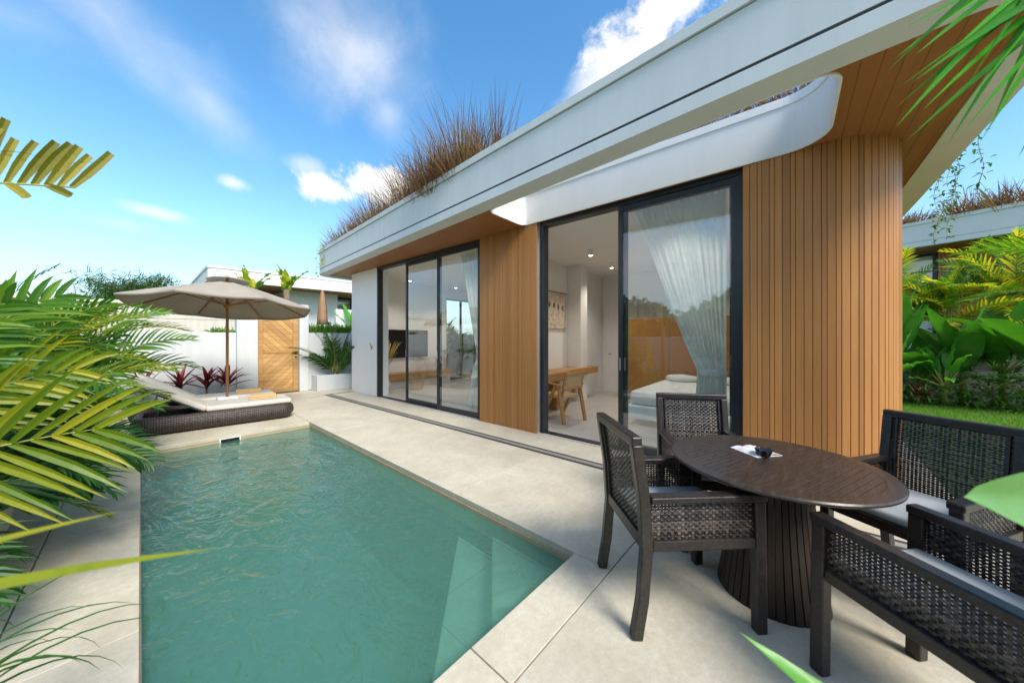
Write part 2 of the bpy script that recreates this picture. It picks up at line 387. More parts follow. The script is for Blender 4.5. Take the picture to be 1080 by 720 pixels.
    def sweep(s, loop, prof, closed_prof=True, inward=False):
        """profile (out, z) carried round a closed plan loop given counter-clockwise; out is measured outwards"""
        n = len(loop); m = len(prof); vs = []
        P = [Vector((p[0], p[1])) for p in loop]
        for i in range(n):
            d1 = (P[i]-P[i-1]).normalized(); d2 = (P[(i+1) % n]-P[i]).normalized()
            n1 = Vector((d1.y, -d1.x)); n2 = Vector((d2.y, -d2.x)); mm = (n1+n2); mm /= max(.3, 1+n1.dot(n2))
            for o, z in prof:
                q = P[i]+mm*o; vs.append((q.x, q.y, z))
        fs = []
        for i in range(n):
            j = (i+1) % n
            for k in range(m if closed_prof else m-1):
                l = (k+1) % m
                fs.append((i*m+k, j*m+k, j*m+l, i*m+l))
        s.add(vs, fs)
    def build(s, name, mat, parent=None, smooth=False, bevel=0, seg=2, angle=40, loc=None):
        me = bpy.data.meshes.new(name); me.from_pydata([tuple(v) for v in s.v], [], s.f); me.validate()
        me.materials.append(mat)
        if smooth:
            me.polygons.foreach_set('use_smooth', [True]*len(me.polygons))
        o = bpy.data.objects.new(name, me); COL.objects.link(o)
        if parent is not None: o.parent = parent
        if loc: o.location = loc
        if bevel:
            b = o.modifiers.new('bevel', 'BEVEL'); b.width = bevel; b.segments = seg; b.limit_method = 'ANGLE'; b.angle_limit = R(angle)
            b.harden_normals = False
        if smooth and bevel == 0 and smooth == 'auto':
            pass
        return o
def auto(o, ang=35):
    """smooth shading that keeps sharp edges sharp"""
    me = o.data; bm = bmesh.new(); bm.from_mesh(me)
    bmesh.ops.recalc_face_normals(bm, faces=bm.faces)
    for e in bm.edges:
        if len(e.link_faces) == 2 and e.calc_face_angle(0) > R(ang): e.smooth = False
    for f in bm.faces: f.smooth = True
    bm.to_mesh(me); bm.free(); return o
def recalc(o):
    bm = bmesh.new(); bm.from_mesh(o.data); bmesh.ops.recalc_face_normals(bm, faces=bm.faces); bm.to_mesh(o.data); bm.free(); return o

def tag(o, label=None, cat=None, group=None, kind=None):
    if label: o['label'] = label
    if cat: o['category'] = cat
    if group: o['group'] = group
    if kind: o['kind'] = kind
    return o
def thing(name, label, cat, loc=(0, 0, 0), rz=0, group=None):
    o = bpy.data.objects.new(name, None); COL.objects.link(o)
    o.location = loc; o.rotation_euler = (0, 0, rz); o.empty_display_size = .2
    return tag(o, label, cat, group)
def copy_tree(o, parent=None):
    c = o.copy(); COL.objects.link(c)
    if parent is not None: c.parent = parent
    for ch in list(o.children): copy_tree(ch, c)
    return c
def rounded(poly, rads, n=8):
    """round the corners of a plan polygon"""
    out = []; m = len(poly)
    for i in range(m):
        p = Vector(poly[i]); r = rads[i]
        if r <= 0: out.append((p.x, p.y)); continue
        a = (Vector(poly[i-1])-p).normalized(); b = (Vector(poly[(i+1) % m])-p).normalized()
        half = a.angle(b)/2; t = r/math.tan(half); c = p+(a+b).normalized()*(r/sin(half))
        s0 = p+a*t; s1 = p+b*t; a0 = math.atan2(*(s0-c).yx); a1 = math.atan2(*(s1-c).yx)
        da = (a1-a0+pi) % (2*pi)-pi
        for k in range(n+1):
            q = a0+da*k/n; out.append((c.x+r*cos(q), c.y+r*sin(q)))
    return out

# ------------------------------------------------------------------ leaves
def blade(mb, base, d, up, length, width, droop=.3, seg=4, fold=.25, wprof=None, twist=0):
    """one leaf: a folded strip that droops and comes to a point"""
    p = Vector(base); d = Vector(d).normalized(); up = Vector(up)
    side = d.cross(up)
    if side.length < 1e-3: side = d.cross(Vector((.3, .8, .1)))
    side.normalize(); vs = []; st = length/seg
    for i in range(seg+1):
        t = i/seg
        w = width*.5*(wprof(t) if wprof else min(1, .45+1.8*t)*(1-t**2.2)**.8 if t < 1 else 0)
        nrm = side.cross(d).normalized()
        sd = side*cos(twist*t)+nrm*sin(twist*t)
        if i == seg and not wprof: vs.append(p.copy())
        else:
            vs += [p-sd*w+nrm*(w*fold*2), p.copy(), p+sd*w+nrm*(w*fold*2)]
        d = (d+Vector((0, 0, -1))*(droop/seg)*(.35+1.3*t)).normalized(); side = (side-d*side.dot(d)).normalized()
        p = p+d*st
    fs = []
    full = seg if wprof else seg-1
    for i in range(full):
        for k in (0, 1): fs.append((3*i+k, 3*i+k+1, 3*i+3+k+1, 3*i+3+k))
    if not wprof:
        i = seg-1; fs += [(3*i, 3*i+1, 3*seg), (3*i+1, 3*i+2, 3*seg)]
    mb.add(vs, fs)

def frond(mb, ms, base, d, length, droop, n=26, ll=.42, lw=.03, ang=52, lift=.35, start=.12, ldroop=.55, seg=4, rr=.009, rng=random, taper=.55, up=None):
    """pinnate palm frond: leaflets to mb, rachis tube to ms"""
    p = Vector(base); d = Vector(d).normalized(); pts = [p.copy()]; dirs = [d.copy()]; S = 14
    for i in range(S):
        t = i/S
        d = (d+Vector((0, 0, -1))*(droop/S)*(.3+1.4*t)).normalized(); p = p+d*(length/S); pts.append(p.copy()); dirs.append(d.copy())
    ms.tube(pts, [rr*(1-.8*i/S) for i in range(S+1)], 5)
    for i in range(n):
        t = start+(1-start)*i/(n-1)*.985
        k = t*S; a = min(int(k), S-1); q = pts[a].lerp(pts[a+1], k-a); dd = dirs[a].lerp(dirs[a+1], k-a).normalized()
        upv = Vector(up) if up else Vector((0, 0, 1)); side = dd.cross(upv)
        if side.length < .05: side = dd.cross(Vector((1, 0, 0)))
        side.normalize(); nrm = side.cross(dd).normalized()
        L_ = ll*(1-taper*abs(2*t-.85)**1.6)*rng.uniform(.88, 1.1)
        A = R(ang*(1-.45*t))*rng.uniform(.88, 1.1)
        for sg in (-1, 1):
            dl = dd*cos(A)+side*(sg*sin(A))+nrm*(lift*rng.uniform(.6, 1.3))
            blade(mb, q, dl, nrm, L_*rng.uniform(.93, 1.05), lw*rng.uniform(.85, 1.15), ldroop*rng.uniform(.6, 1.4), seg, .22, twist=rng.uniform(-.25, .25))

def broad_leaf(mb, base, d, length, width, droop=.6, up=(0, 0, 1), seg=9, wave=.02, fold=.12, rng=random):
    """banana-type leaf: wide oval blade with a folded midrib and a wavy edge"""
    p = Vector(base); d = Vector(d).normalized(); side = d.cross(Vector(up))
    if side.length < .05: side = d.cross(Vector((.7, .7, 0)))
    side.normalize(); vs = []; ph = rng.uniform(0, 6)
    prof = lambda t: max(.0, sin(pi*min(1, t*.97+.03)**.72))**.75
    for i in range(seg+1):
        t = i/seg; w = width*.5*prof(t); nrm = side.cross(d).normalized()
        wv = wave*sin(ph+t*17)
        vs += [p-side*w+nrm*(fold*w*2+wv), p-side*w*.5+nrm*(fold*w*.9+wv*.3), p.copy(), p+side*w*.5+nrm*(fold*w*.9-wv*.3), p+side*w+nrm*(fold*w*2-wv)]
        d = (d+Vector((0, 0, -1))*(droop/seg)*(.2+1.6*t)).normalized(); side = (side-d*side.dot(d)).normalized(); p = p+d*(length/seg)
    fs = [(5*i+k, 5*i+k+1, 5*i+6+k, 5*i+5+k) for i in range(seg) for k in range(4)]
    mb.add(vs, fs)

def leafcloud(mb, c, rad, n, size, rng=random, squash=1.0, lumps=7, elong=1.6):
    """leaf clumps filling an uneven crown"""
    c = Vector(c); ls = []
    for i in range(lumps):
        v = Vector((rng.gauss(0, 1), rng.gauss(0, 1), rng.gauss(0, 1))).normalized()*rng.uniform(.3, .85)
        ls.append((c+Vector((v.x*rad[0], v.y*rad[1], v.z*rad[2])), rng.uniform(.32, .6)))
    for i in range(n):
        lc, lr = rng.choice(ls); v = Vector((rng.gauss(0, 1), rng.gauss(0, 1), rng.gauss(0, 1))).normalized()*(rng.random()**.4)*lr
        p = lc+Vector((v.x*rad[0], v.y*rad[1], v.z*rad[2]))
        a = Vector((rng.gauss(0, 1), rng.gauss(0, 1), rng.gauss(-.3, .7))).normalized(); b = a.cross(Vector((rng.gauss(0, 1), rng.gauss(0, 1), rng.gauss(0, 1)))).normalized()
        s = size*rng.uniform(.6, 1.4)
        mb.add([p-b*s*.3, p+a*s*elong*.5-b*s*.45, p+a*s*elong, p+a*s*elong*.5+b*s*.45], [(0, 1, 2, 3)])

# ------------------------------------------------------------------ setting: ground, deck, pool
PX0, PX1, PY0, PY1 = 0.0, 1.90, 1.15, 6.27
g = MB(); g.prism([(-150, -150), (150, -150), (150, 150), (-150, 150)], -.40, -.055, [[(PX0-.1, PY0-.1), (PX1+.1, PY0-.1), (PX1+.1, PY1+.1), (PX0-.1, PY1+.1)]])
tag(g.build('ground', M['earth']), kind='structure')

deck = MB()
def slab(x0, y0, x1, y1): deck.box(x0+.003, y0+.003, -.05, x1-.003, y1-.003, 0)
ys = [PY0, 2.4, 3.9, 5.4, PY1]
for a, b in zip(ys[:-1], ys[1:]): slab(-.44, a, PX0, b)
for a, b in ((-1.2, .9), (.9, 2.4), (2.4, 3.9), (3.9, 5.4), (5.4, 7.0), (7.0, 8.6), (8.6, 10.1)): slab(-.98, a, -.44, b)
slab(-.44, .9, 1.0, PY0); slab(1.0, .9, PX1, PY0)
slab(-.44, PY1, PX0, 7.0); slab(PX0, PY1, PX1, 7.0); slab(-.44, 7.0, 1.9, 8.6); slab(-.44, 8.6, 1.9, 10.1)
for a, b in ((.9, 2.4), (2.4, 3.9+1.5), (5.4, 7.0), (7.0, 8.6), (8.6, 10.1)): slab(PX1, a, 4.3, b)
slab(-.98, -4.0, -.44, -1.2); slab(-.44, -1.2, 2.9, .9); slab(2.9, -1.2, 4.3, .9); slab(-.44, -4, 2.9, -1.2); slab(2.9, -4, 4.3, -1.2); slab(4.3, -.95, 9.0, -.3)
tag(deck.build('pool_deck', M['deck'], bevel=.004, seg=2), kind='structure')
g = MB(); g.prism([(-1, -4.02), (4.32, -4.02), (4.32, 10.12), (-1, 10.12)], -.054, -.048, [[(PX0-.02, PY0-.02), (PX1+.02, PY0-.02), (PX1+.02, PY1+.02), (PX0-.02, PY1+.02)]])
tag(g.build('deck_bed', M['grout']), kind='structure')

WZ = -.085
pool = thing('pool_basin', None, None); pool['kind'] = 'structure'
b = MB()
D = -1.25
b.box(PX0-.09, PY0-.09, D-.1, PX1+.09, PY1+.09, D)
b.box(PX0-.09, PY0-.09, D, PX0, PY1+.09, -.22); b.box(PX1, PY0-.09, D, PX1+.09, PY1+.09, -.22)
b.box(PX0, PY0-.09, D, PX1, PY0, -.22); b.box(PX0, PY1, D, PX1, PY1+.09, -.22)
b.build('basin_tiles', M['tile'], pool)
b = MB(); b.prism([(PX0-.095, PY0-.095), (PX1+.095, PY0-.095), (PX1+.095, PY1+.095), (PX0-.095, PY1+.095)], -.22, -.052, [[(PX0+.004, PY0+.004), (PX1-.004, PY0+.004), (PX1-.004, PY1-.004), (PX0+.004, PY1-.004)]])
b.build('waterline_band', M['band'], pool)
# two corner steps cut across the near corner
for k, (leg, z0, z1) in enumerate(((1.20, D, -.36), (.77, -.36, -.19))):
    b = MB(); b.prism([(PX1, PY0), (PX1, PY0+leg), (PX1-leg, PY0)], z0, z1)
    b.build('step', M['step'], pool, bevel=.012)
w = MB(); w.add([(PX0+.003, PY0+.003, WZ), (PX1-.003, PY0+.003, WZ), (PX1-.003, PY1-.003, WZ), (PX0+.003, PY1-.003, WZ)], [(0, 1, 2, 3)])
tag(w.build('water', M['water']), kind='structure')

# skimmer in the far pool wall
sk = thing('pool_skimmer', 'small white framed skimmer slot at the far edge of the pool below the lounger', 'skimmer', (.87, PY1-.008, -.09))
b = MB(); b.box(-.12, -.010, -.05, -.105, .0, .060); b.box(.105, -.010, -.05, .12, .0, .060); b.box(-.105, -.008, .048, .105, .0, .060)
b.build('frame', M['white_plastic'], sk)
b = MB(); b.box(-.105, -.004, -.05, .105, 0, .048); b.build('opening', M['tv'], sk)

# ------------------------------------------------------------------ the villa (local x = into the house, y = along the facade)
H = thing('villa', 'white flat roofed villa with brown timber cladding and black glass doors beside the pool', 'villa', (4.05, 2.0, 0), .033)
TOPZ, SOF = 3.73, 3.12
A_, B_ = (-1.49, -3.07), (-.615, 8.03)
outline = rounded([A_, (6.6, -3.07), (6.6, 8.03), B_], [.45, .3, .3, .45], 10)   # counter-clockwise
def eave_x(s): return A_[0]+(B_[0]-A_[0])*(s-A_[1])/(B_[1]-A_[1])
inner_off = .23
S0, S1 = -2.11, 1.25
slot = rounded([(eave_x(S0)+inner_off+.03, S0), (-.135, S0), (-.135, S1), (eave_x(S1)+inner_off+.03, S1)], [.12, .30, .10, .12], 10)
# fascia: main face, shadow groove, drip strip; then cap
f = MB(); f.sweep(outline, [(-inner_off, 3.102), (0, 3.10), (0, 3.214), (-.02, 3.216), (-.02, 3.236), (.0, 3.238), (0, 3.638), (-.1, 3.64), (-.1, 3.30), (-inner_off, 3.30)])
recalc(f.build('fascia', M['fascia'], H))
f = MB(); f.sweep(outline, [(-.006, 3.2165), (-.006, 3.2355), (-.03, 3.2355), (-.03, 3.2165)]); recalc(f.build('fascia_groove', M['black'], H))
f = MB(); f.sweep(outline, [(.022, 3.646), (.022, 3.728), (-.22, 3.735), (-.22, 3.646)]); recalc(f.build('roof_cap', M['fascia'], H))
def offset_loop(loop, o):
    m = MB(); m.sweep(loop, [(o, 0), (o, 1)], False); return [(v.x, v.y) for v in m.v[::2]]
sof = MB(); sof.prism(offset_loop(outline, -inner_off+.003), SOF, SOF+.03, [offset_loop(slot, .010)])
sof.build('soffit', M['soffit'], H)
# soffit board joints: thin dark reveals along the eave
lin = MB(); lin.sweep(slot, [(.0, 3.108), (0, 3.58), (.018, 3.585), (.018, 3.108)])
recalc(lin.build('roof_opening_lining', M['white'], H))
lin = MB(); lin.sweep(slot, [(-.014, 3.545), (-.014, 3.622), (.11, 3.626), (.11, 3.545)]); recalc(lin.build('opening_cap', M['white'], H))
bed = MB(); bed.prism(offset_loop(outline, -.215), 3.50, 3.56, [offset_loop(slot, .10)]); bed.build('roof_soil', M['soil'], H)
rf = MB(); rf.prism(offset_loop(outline, -.235), 3.155, 3.20, [offset_loop(slot, .08)]); rf.build('roof_slab', M['inwall'], H)

def cladding(path, z0, z1, name='cladding'):
    """vertical boards along a plan path, uneven widths with dark grooves, grooves built as gaps"""
    pts = [Vector(p) for p in path]; cum = [0]
    for a, c in zip(pts[:-1], pts[1:]): cum.append(cum[-1]+(c-a).length)
    def at(u):
        u = max(0, min(cum[-1], u))
        for i in range(len(pts)-1):
            if u <= cum[i+1]+1e-9:
                t = (u-cum[i])/(cum[i+1]-cum[i]); q = pts[i].lerp(pts[i+1], t); d = (pts[i+1]-pts[i]).normalized(); return q, Vector((d.y, -d.x))
    back = MB(); boards = MB(); n = int(cum[-1]/.05)
    for i in range(n):
        (q, n1), (r, n2) = at(cum[-1]*i/n), at(cum[-1]*(i+1)/n)
        a, c = q-n1*.012, r-n2*.012
        a2, c2 = q-n1*.06, r-n2*.06
        back.add([(a.x, a.y, z0), (c.x, c.y, z0), (c.x, c.y, z1), (a.x, a.y, z1)], [(0, 1, 2, 3)])
    u = .0; widths = [.058, .058, .036, .058, .036, .058, .058, .036, .058]; k = 0
    while u < cum[-1]-.02:
        w_ = min(widths[k % len(widths)], cum[-1]-u); k += 1
        (q, n1), (r, n2) = at(u+.0018), at(u+w_-.0018)
        e = .003
        d = (r-q).normalized()
        pr = [q-n1*.014, q-n1*e, q+d*e, r-d*e, r-n2*e, r-n2*.014]
        vs = [(p.x, p.y, z0) for p in pr]+[(p.x, p.y, z1) for p in pr]
        boards.add(vs, [(i, i+1, i+7, i+6) for i in range(5)])
        u += w_
    o = recalc(boards.build(name, M['clad'], H)); back.build('cladding_backing', M['clad_gap'], o); return o
TF = -.12
cladding([(TF, 2.2), (TF, 1.0)], .0, SOF)
cc, cr = (.45, -2.06), .57
arc = [(cc[0]-cr*cos(R(a)), cc[1]-cr*sin(R(a))) for a in range(0, 91, 5)]
cladding([(TF, -1.5)]+arc+[(5.2, -2.63)], .0, SOF)

# walls
b = MB(); b.box(-.04, 5.8, 0, .26, 7.15, SOF); b.build('wall', M['white'], H, bevel=.01)
b = MB(); b.box(.263, 6.95, 0, 3.0, 7.15, SOF); b.box(3.0, 6.95, 2.75, 4.4, 7.15, SOF)
b.build('wall', M['inwall'], H)
b = MB(); b.box(4.4, -2.44, 0, 4.6, 7.15, SOF); b.build('wall', M['inwall'], H)
b = MB(); b.box(-.06, 2.06, 0, 4.397, 2.2, SOF); b.box(-.05, 1.01, 0, .08, 2.057, SOF); b.build('wall', M['inwall'], H)
b = MB(); b.prism([(-.05, -1.5), (-.05, -2.06)]+[(cc[0]-.5*cos(R(a)), cc[1]-.5*sin(R(a))) for a in range(0, 91, 10)]+[(4.4, -2.56), (4.4, -2.44), (.1, -2.44), (.1, -1.5)], 0, SOF); recalc(b.build('wall', M['inwall'], H))
b = MB(); b.box(2.55, 1.72, 0, 2.86, 2.057, 3.06); b.build('pilaster', M['inwall'], H, bevel=.004)
b = MB(); b.prism([(.0, -2.0), (.45, -2.44), (4.4, -2.44), (4.4, 6.95), (.0, 6.95)], 3.062, 3.11); b.build('ceiling', M['inwall'], H)
b = MB(); b.prism([(-.10, -1.9), (.42, -2.5), (4.5, -2.5), (4.5, 7.0), (-.10, 7.0)], -.02, .006); b.build('interior_floor', M['infloor'], H)
# inner doorway on the back wall
b = MB(); b.box(4.37, 1.1, 0, 4.397, 1.15, 2.35); b.box(4.37, 1.95, 0, 4.397, 2.0, 2.35); b.box(4.37, 1.1, 2.35, 4.397, 2.0, 2.4); b.build('door_frame', M['inwall'], H)
b = MB(); b.box(4.385, 1.15, 0, 4.396, 1.95, 2.35); dd = b.build('interior_door', M['inwall'], H, bevel=.003)
b = MB(); b.tube([(4.34, 1.86, 1.0), (4.34, 1.78, 1.0)], .01); b.build('handle', M['black'], dd)

def door_set(s_lo, s_hi, splits, panes, name):
    """aluminium frame with uprights; panes = list of (y0, y1, x) sliding leaves"""
    fr = MB(); w = .055
    fr.box(-.06, s_lo, 0.0, .07, s_lo+w, 3.055); fr.box(-.06, s_hi-w, 0.0, .07, s_hi, 3.055)
    fr.box(-.062, s_lo, 3.055, .072, s_hi, 3.118); fr.box(-.045, s_lo+w, .0065, .06, s_hi-w, .022)
    root = fr.build(name, M['black'], H, bevel=.004)
    for (y0, y1, x) in panes:
        lf = MB(); t = .055; z0, z1 = .024, 3.053
        lf.box(x-.02, y0, z0, x+.02, y0+t, z1); lf.box(x-.02, y1-t, z0, x+.02, y1, z1); lf.box(x-.019, y0+t, z0, x+.019, y1-t, z0+.075); lf.box(x-.019, y0+t, z1-.065, x+.019, y1-t, z1)
        lf.build('leaf_frame', M['black'], root, bevel=.003)
        gl = MB(); gl.box(x-.003, y0+t, z0+.075, x+.003, y1-t, z1-.065)
        gl.build('pane', M['glass'], root)
        hd = MB(); hd.box(x-.034, y1-.036 if x < 0 else y1-.036, 1.0, x-.021, y1-.02, 1.16); hd.build('handle', M['metal'], root)
    return root
door_set(2.22, 5.78, (), [(2.27, 3.47, -.028), (3.43, 4.65, .028)], 'sliding_door')
door_set(-1.5, .98, (), [(-1.45, -.20, -.028), (-1.43, -.24, .028)], 'sliding_door')
# back window of the living room
b = MB(); b.box(3.003, 7.0, 0, 3.05, 7.08, 2.75); b.box(4.35, 7.0, 0, 4.397, 7.08, 2.75); b.box(3.05, 7.0, 2.70, 4.35, 7.08, 2.748); b.box(3.05, 7.0, .0065, 4.35, 7.08, .05); b.box(3.68, 7.0, .05, 3.72, 7.08, 2.70)
wf = b.build('window_frame', M['black'], H)
b = MB(); b.box(3.05, 7.03, .05, 3.68, 7.036, 2.70); b.box(3.72, 7.03, .05, 4.35, 7.036, 2.70); b.build('pane', M['glass'], wf)

def to_world(x, y, z=0):
    c, s = cos(.033), sin(.033); return (4.05+c*x-s*y, 2.0+s*x+c*y, z)

# slot drain in front of the facade
dr = thing('slot_drain', 'long dark slot drain in the deck running along the glass doors', 'drain', (4.05, 2.0, 0), .033)
b = MB()
for x in (-.75, -.64): b.box(x-.022, -2.6, -.01, x+.022, 7.0, .0035)
b.box(-.772, 7.0, -.01, -.05, 7.05, .0035)
b.build('slot', M['drain'], dr)
b = MB(); b.box(-.728, -2.6, -.01, -.662, 7.0, .005); b.build('grate', M['drain_mid'], dr)

# ------------------------------------------------------------------ things inside the rooms
def hanging(name, label, cat, x, y, z, rz=.033, group=None): return thing(name, label, cat, to_world(x, y, z), rz, group)
# ceiling downlights with their lamps
dl = [(1.6, 1.0, 'round white ceiling downlight nearest the open bedroom door'), (2.9, 1.15, 'round white ceiling downlight deep in the bedroom above the desk'),
      (.72, -.85, 'ceiling downlight over the bed near the sheer curtain'), (3.2, -.6, 'ceiling downlight over the bed head'),
      (.80, 3.1, 'living room ceiling downlight near the glass doors'), (2.6, 4.0, 'living room ceiling downlight by the rattan lamp'),
      (1.0, 6.0, 'living room ceiling downlight near the white vase'), (2.6, 6.0, 'living room ceiling downlight above the television')]
for x, y, lab in dl:
    t = hanging('downlight', lab, 'ceiling light', x, y, 3.06, group='ceiling downlights')
    b = MB(); b.lathe([(.045, -.11), (.045, 0.0015)], 20); b.build('housing', M['white_plastic'], t)
    b = MB(); b.lathe([(.036, -.1125), (.036, -.111)], 20); b.build('glowing_disc', M['downlight'], t)
    ld = bpy.data.lights.new('downlight_lamp', 'SPOT'); ld.energy = 22; ld.color = (1, .92, .82); ld.spot_size = R(130); ld.spot_blend = .8; ld.shadow_soft_size = .05
    lo = bpy.data.objects.new('downlight_lamp', ld); COL.objects.link(lo); lo.parent = t; lo.location = (0, 0, -.13)

# desk along the partition
dk = hanging('desk', 'long floating teak desk along the bedroom wall behind the wooden chair', 'desk', 0, 0, 0)
b = MB(); b.box(.42, 1.50, .60, 1.75, 2.055, .75); b.box(1.753, 1.66, .60, 3.3, 2.055, .75); b.build('desktop', M['teak'], dk, bevel=.006)
for x0, x1 in ((.5, .56), (1.4, 1.5)):
    b = MB(); b.box(x0, 1.62, .006, x1, 2.05, .60); b.build('leg', M['teak'], dk, bevel=.004)
# wooden chair with A-frame legs
ch = hanging('desk_chair', 'light wooden armchair with slanted legs and cane back at the desk', 'chair', .88, 1.18, .006, .033+R(-14))
for sx in (-.25, .25):
    b = MB(); b.bar((sx, -.16, .62), (sx, -.30, 0), .035, .06, (1, 0, 0)); b.bar((sx, -.1, .60), (sx, .26, 0), .035, .06, (1, 0, 0)); b.build('leg', M['teak'], ch, bevel=.004)
    b = MB(); b.bar((sx, -.25, .62), (sx, .24, .64), .045, .03); b.build('arm', M['teak'], ch, bevel=.004)
    b = MB(); b.bar((sx*.8, -.2, .42), (sx*.8, -.30, .84), .04, .035, (1, 0, 0)); b.build('back_post', M['teak'], ch, bevel=.004)
b = MB(); b.box(-.23, -.21, .40, .23, .25, .45); b.build('seat', M['wicker_tan'], ch, bevel=.006)
b = MB(); b.bar((-.22, -.295, .80), (.22, -.295, .80), .035, .06); b.bar((-.22, -.25, .58), (.22, -.25, .58), .035, .05); b.build('back_rail', M['teak'], ch, bevel=.004)
b = MB(); b.add([(-.18, -.258, .60), (.18, -.258, .60), (.18, -.293, .77), (-.18, -.293, .77), (-.18, -.268, .60), (.18, -.268, .60), (.18, -.303, .77), (-.18, -.303, .77)], [(0, 1, 2, 3), (7, 6, 5, 4), (0, 4, 5, 1), (1, 5, 6, 2), (2, 6, 7, 3), (3, 7, 4, 0)]); b.build('cane_back', M['wicker_tan'], ch)
# woven wall hanging
wh = hanging('wall_hanging', 'beige woven wall hanging with brown figures above the desk', 'wall hanging', 0, 2.04, 0)
b = MB(); b.box(1.5, .0, 1.62, 2.46, .012, 2.40); b.build('textile', M['textile'], wh)
b = MB()
for i in range(40): x = 1.51+i*.0235; b.bar((x, .006, 1.62), (x+random.uniform(-.006, .006), .006, 1.54+random.uniform(-.02, .02)), .005, .004)
b.build('fringe', M['textile'], wh)
b = MB()
for x in (1.62, 1.78, 1.95, 2.13, 2.30):
    b.lathe([(.0, -.003), (.05, -.003), (.05, .0), (.0, .0)], 10, (0, 0), False, False); n_ = 40
    for v in b.v[-n_:]: v.x, v.y, v.z = x+v.x*.8, -.001+v.z*.5, 2.1+v.y*1.3+.03*sin(x*40)
b.build('figures', M['bark'], wh)
b = MB(); b.tube([(1.46, -.004, 2.405), (2.50, -.004, 2.405)], .012); b.build('rod', M['teak'], wh)
# bed
bd = hanging('bed', 'white made bed seen through the right bedroom pane', 'bed', 0, 0, 0)
b = MB(); b.box(1.30, -1.35, .10, 3.45, .22, .32); b.build('bed_base', M['linen'], bd, bevel=.03, seg=3)
b = MB(); b.box(1.34, -1.31, .32, 3.45, .18, .55); b.build('mattress', M['linen'], bd, smooth=True, bevel=.07, seg=4)
for y in (-.95, -.2):
    b = MB(); b.lathe([(.0, .54), (.26, .56), (.31, .61), (.26, .66), (.0, .69)], 20, (0, 0), False, False, .6, 1)
    for v in b.v: v.x += 3.16; v.y += y
    b.build('pillow', M['linen'], bd, smooth=True)
b = MB()
for i in range(3): b.box(3.52, -1.9+i*1.02, 0.006, 3.58, -1.9+i*1.02+1.0, 1.85)
tag(b.build('headboard_screen', M['clad'], None, bevel=.004), 'tall brown timber headboard panel standing behind the bed', 'headboard')
hb = bpy.data.objects['headboard_screen']; hb.location = (4.05, 2, 0); hb.rotation_euler = (0, 0, .033)

def curtain(name, label, x, top, tie, bot, ztie, waves=13, amp=.035, z1=3.03, z0=.012):
    """gathered sheer hanging between y ranges at top, tie and bottom"""
    t = hanging(name, label, 'curtain', 0, 0, 0); b = MB(); nz, ny = 26, waves*8
    def rng_at(z):
        if z > ztie:
            k = (z-ztie)/(z1-ztie); k = k**.9; return [tie[i]+(top[i]-tie[i])*k for i in (0, 1)], .5+.5*k
        k = (ztie-z)/(ztie-z0); k = min(1, k*1.2)**.6; return [tie[i]+(bot[i]-tie[i])*k for i in (0, 1)], .5+.5*k
    vs = []
    for i in range(nz+1):
        z = z0+(z1-z0)*i/nz; (a, c), q = rng_at(z)
        for j in range(ny+1):
            u = j/ny; ph = u*waves*2*pi
            vs.append((x+amp*q*(sin(ph)+.35*sin(ph*.37+z*1.5)+.2*sin(ph*2.3+1)), a+(c-a)*u+.008*sin(ph*1.7+z*2), z))
    w_ = ny+1; b.add(vs, [(i*w_+j, i*w_+j+1, (i+1)*w_+j+1, (i+1)*w_+j) for i in range(nz) for j in range(ny)])
    b.build('drape', M['curtain'], t, smooth=True)
    b = MB(); b.lathe([(.5, ztie-.035), (.53, ztie), (.5, ztie+.035)], 24, (0, 0), False, False, amp*3.4, (tie[1]-tie[0])*1.06)
    for v in b.v: v.x += x; v.y += (tie[0]+tie[1])/2
    b.build('tie', M['curtain'], t, smooth=True)
    return t
curtain('curtain', 'sheer pale curtain swept aside and tied behind the bedroom pane', .20, (-1.32, -.33), (-1.32, -1.06), (-1.32, -1.0), 1.02)
curtain('curtain', 'white sheer curtain tied back in the living room beside the timber cladding', .20, (2.25, 3.02), (2.25, 2.55), (2.25, 2.85), 1.05, 10)

# living room
tv = hanging('television', 'large black television hung on the living room wall', 'television', 0, 6.945, 0)
b = MB(); b.box(.80, -.045, .84, 2.22, 0, 1.66); b.build('bezel', M['black'], tv, bevel=.004)
b = MB(); b.box(.815, -.048, .855, 2.205, -.046, 1.645); b.build('screen', M['tv'], tv)
cs = hanging('media_console', 'long low teak console below the television', 'console', 0, 6.94, 0)
b = MB(); b.box(.55, -.42, .22, 2.9, 0, .42); b.build('cabinet', M['teak'], cs, bevel=.006)
b = MB(); b.box(.55, -.30, .006, 2.9, 0, .20); b.build('plinth', M['inwall'], cs)
vs_ = hanging('vase', 'large round white ceramic vase on the living room floor', 'vase', .30, 6.2, .006)
b = MB(); b.lathe([(.09, 0), (.17, .10), (.20, .22), (.16, .36), (.08, .44), (.07, .47), (.085, .49), (.06, .48), (.05, .40)], 28, capt=False); auto(b.build('body', M['ceramic'], vs_))
dp = hanging('dried_plant', 'dried brown pampas stems standing in the white vase', 'dried plant', .30, 6.2, .1)
b = MB()
for i in range(16):
    a = random.uniform(0, 6.28); tt = random.uniform(.1, .45)
    d = Vector((cos(a)*tt, sin(a)*tt, 1)); b.tube([(0, 0, .2), Vector((0, 0, .2))+d*.4, Vector((0, 0, .2))+d*.75+Vector((cos(a)*.1, sin(a)*.1, 0))], .004, 4)
    blade(b, Vector((0, 0, .2))+d*.6, d, (cos(a), sin(a), .2), .5, .09, .9, 5)
b.build('stems', M['dry'], dp)
pl = hanging('pendant_lamp', 'wide woven rattan pendant lamp in the living room', 'lamp', 1.9, 3.95, 0)
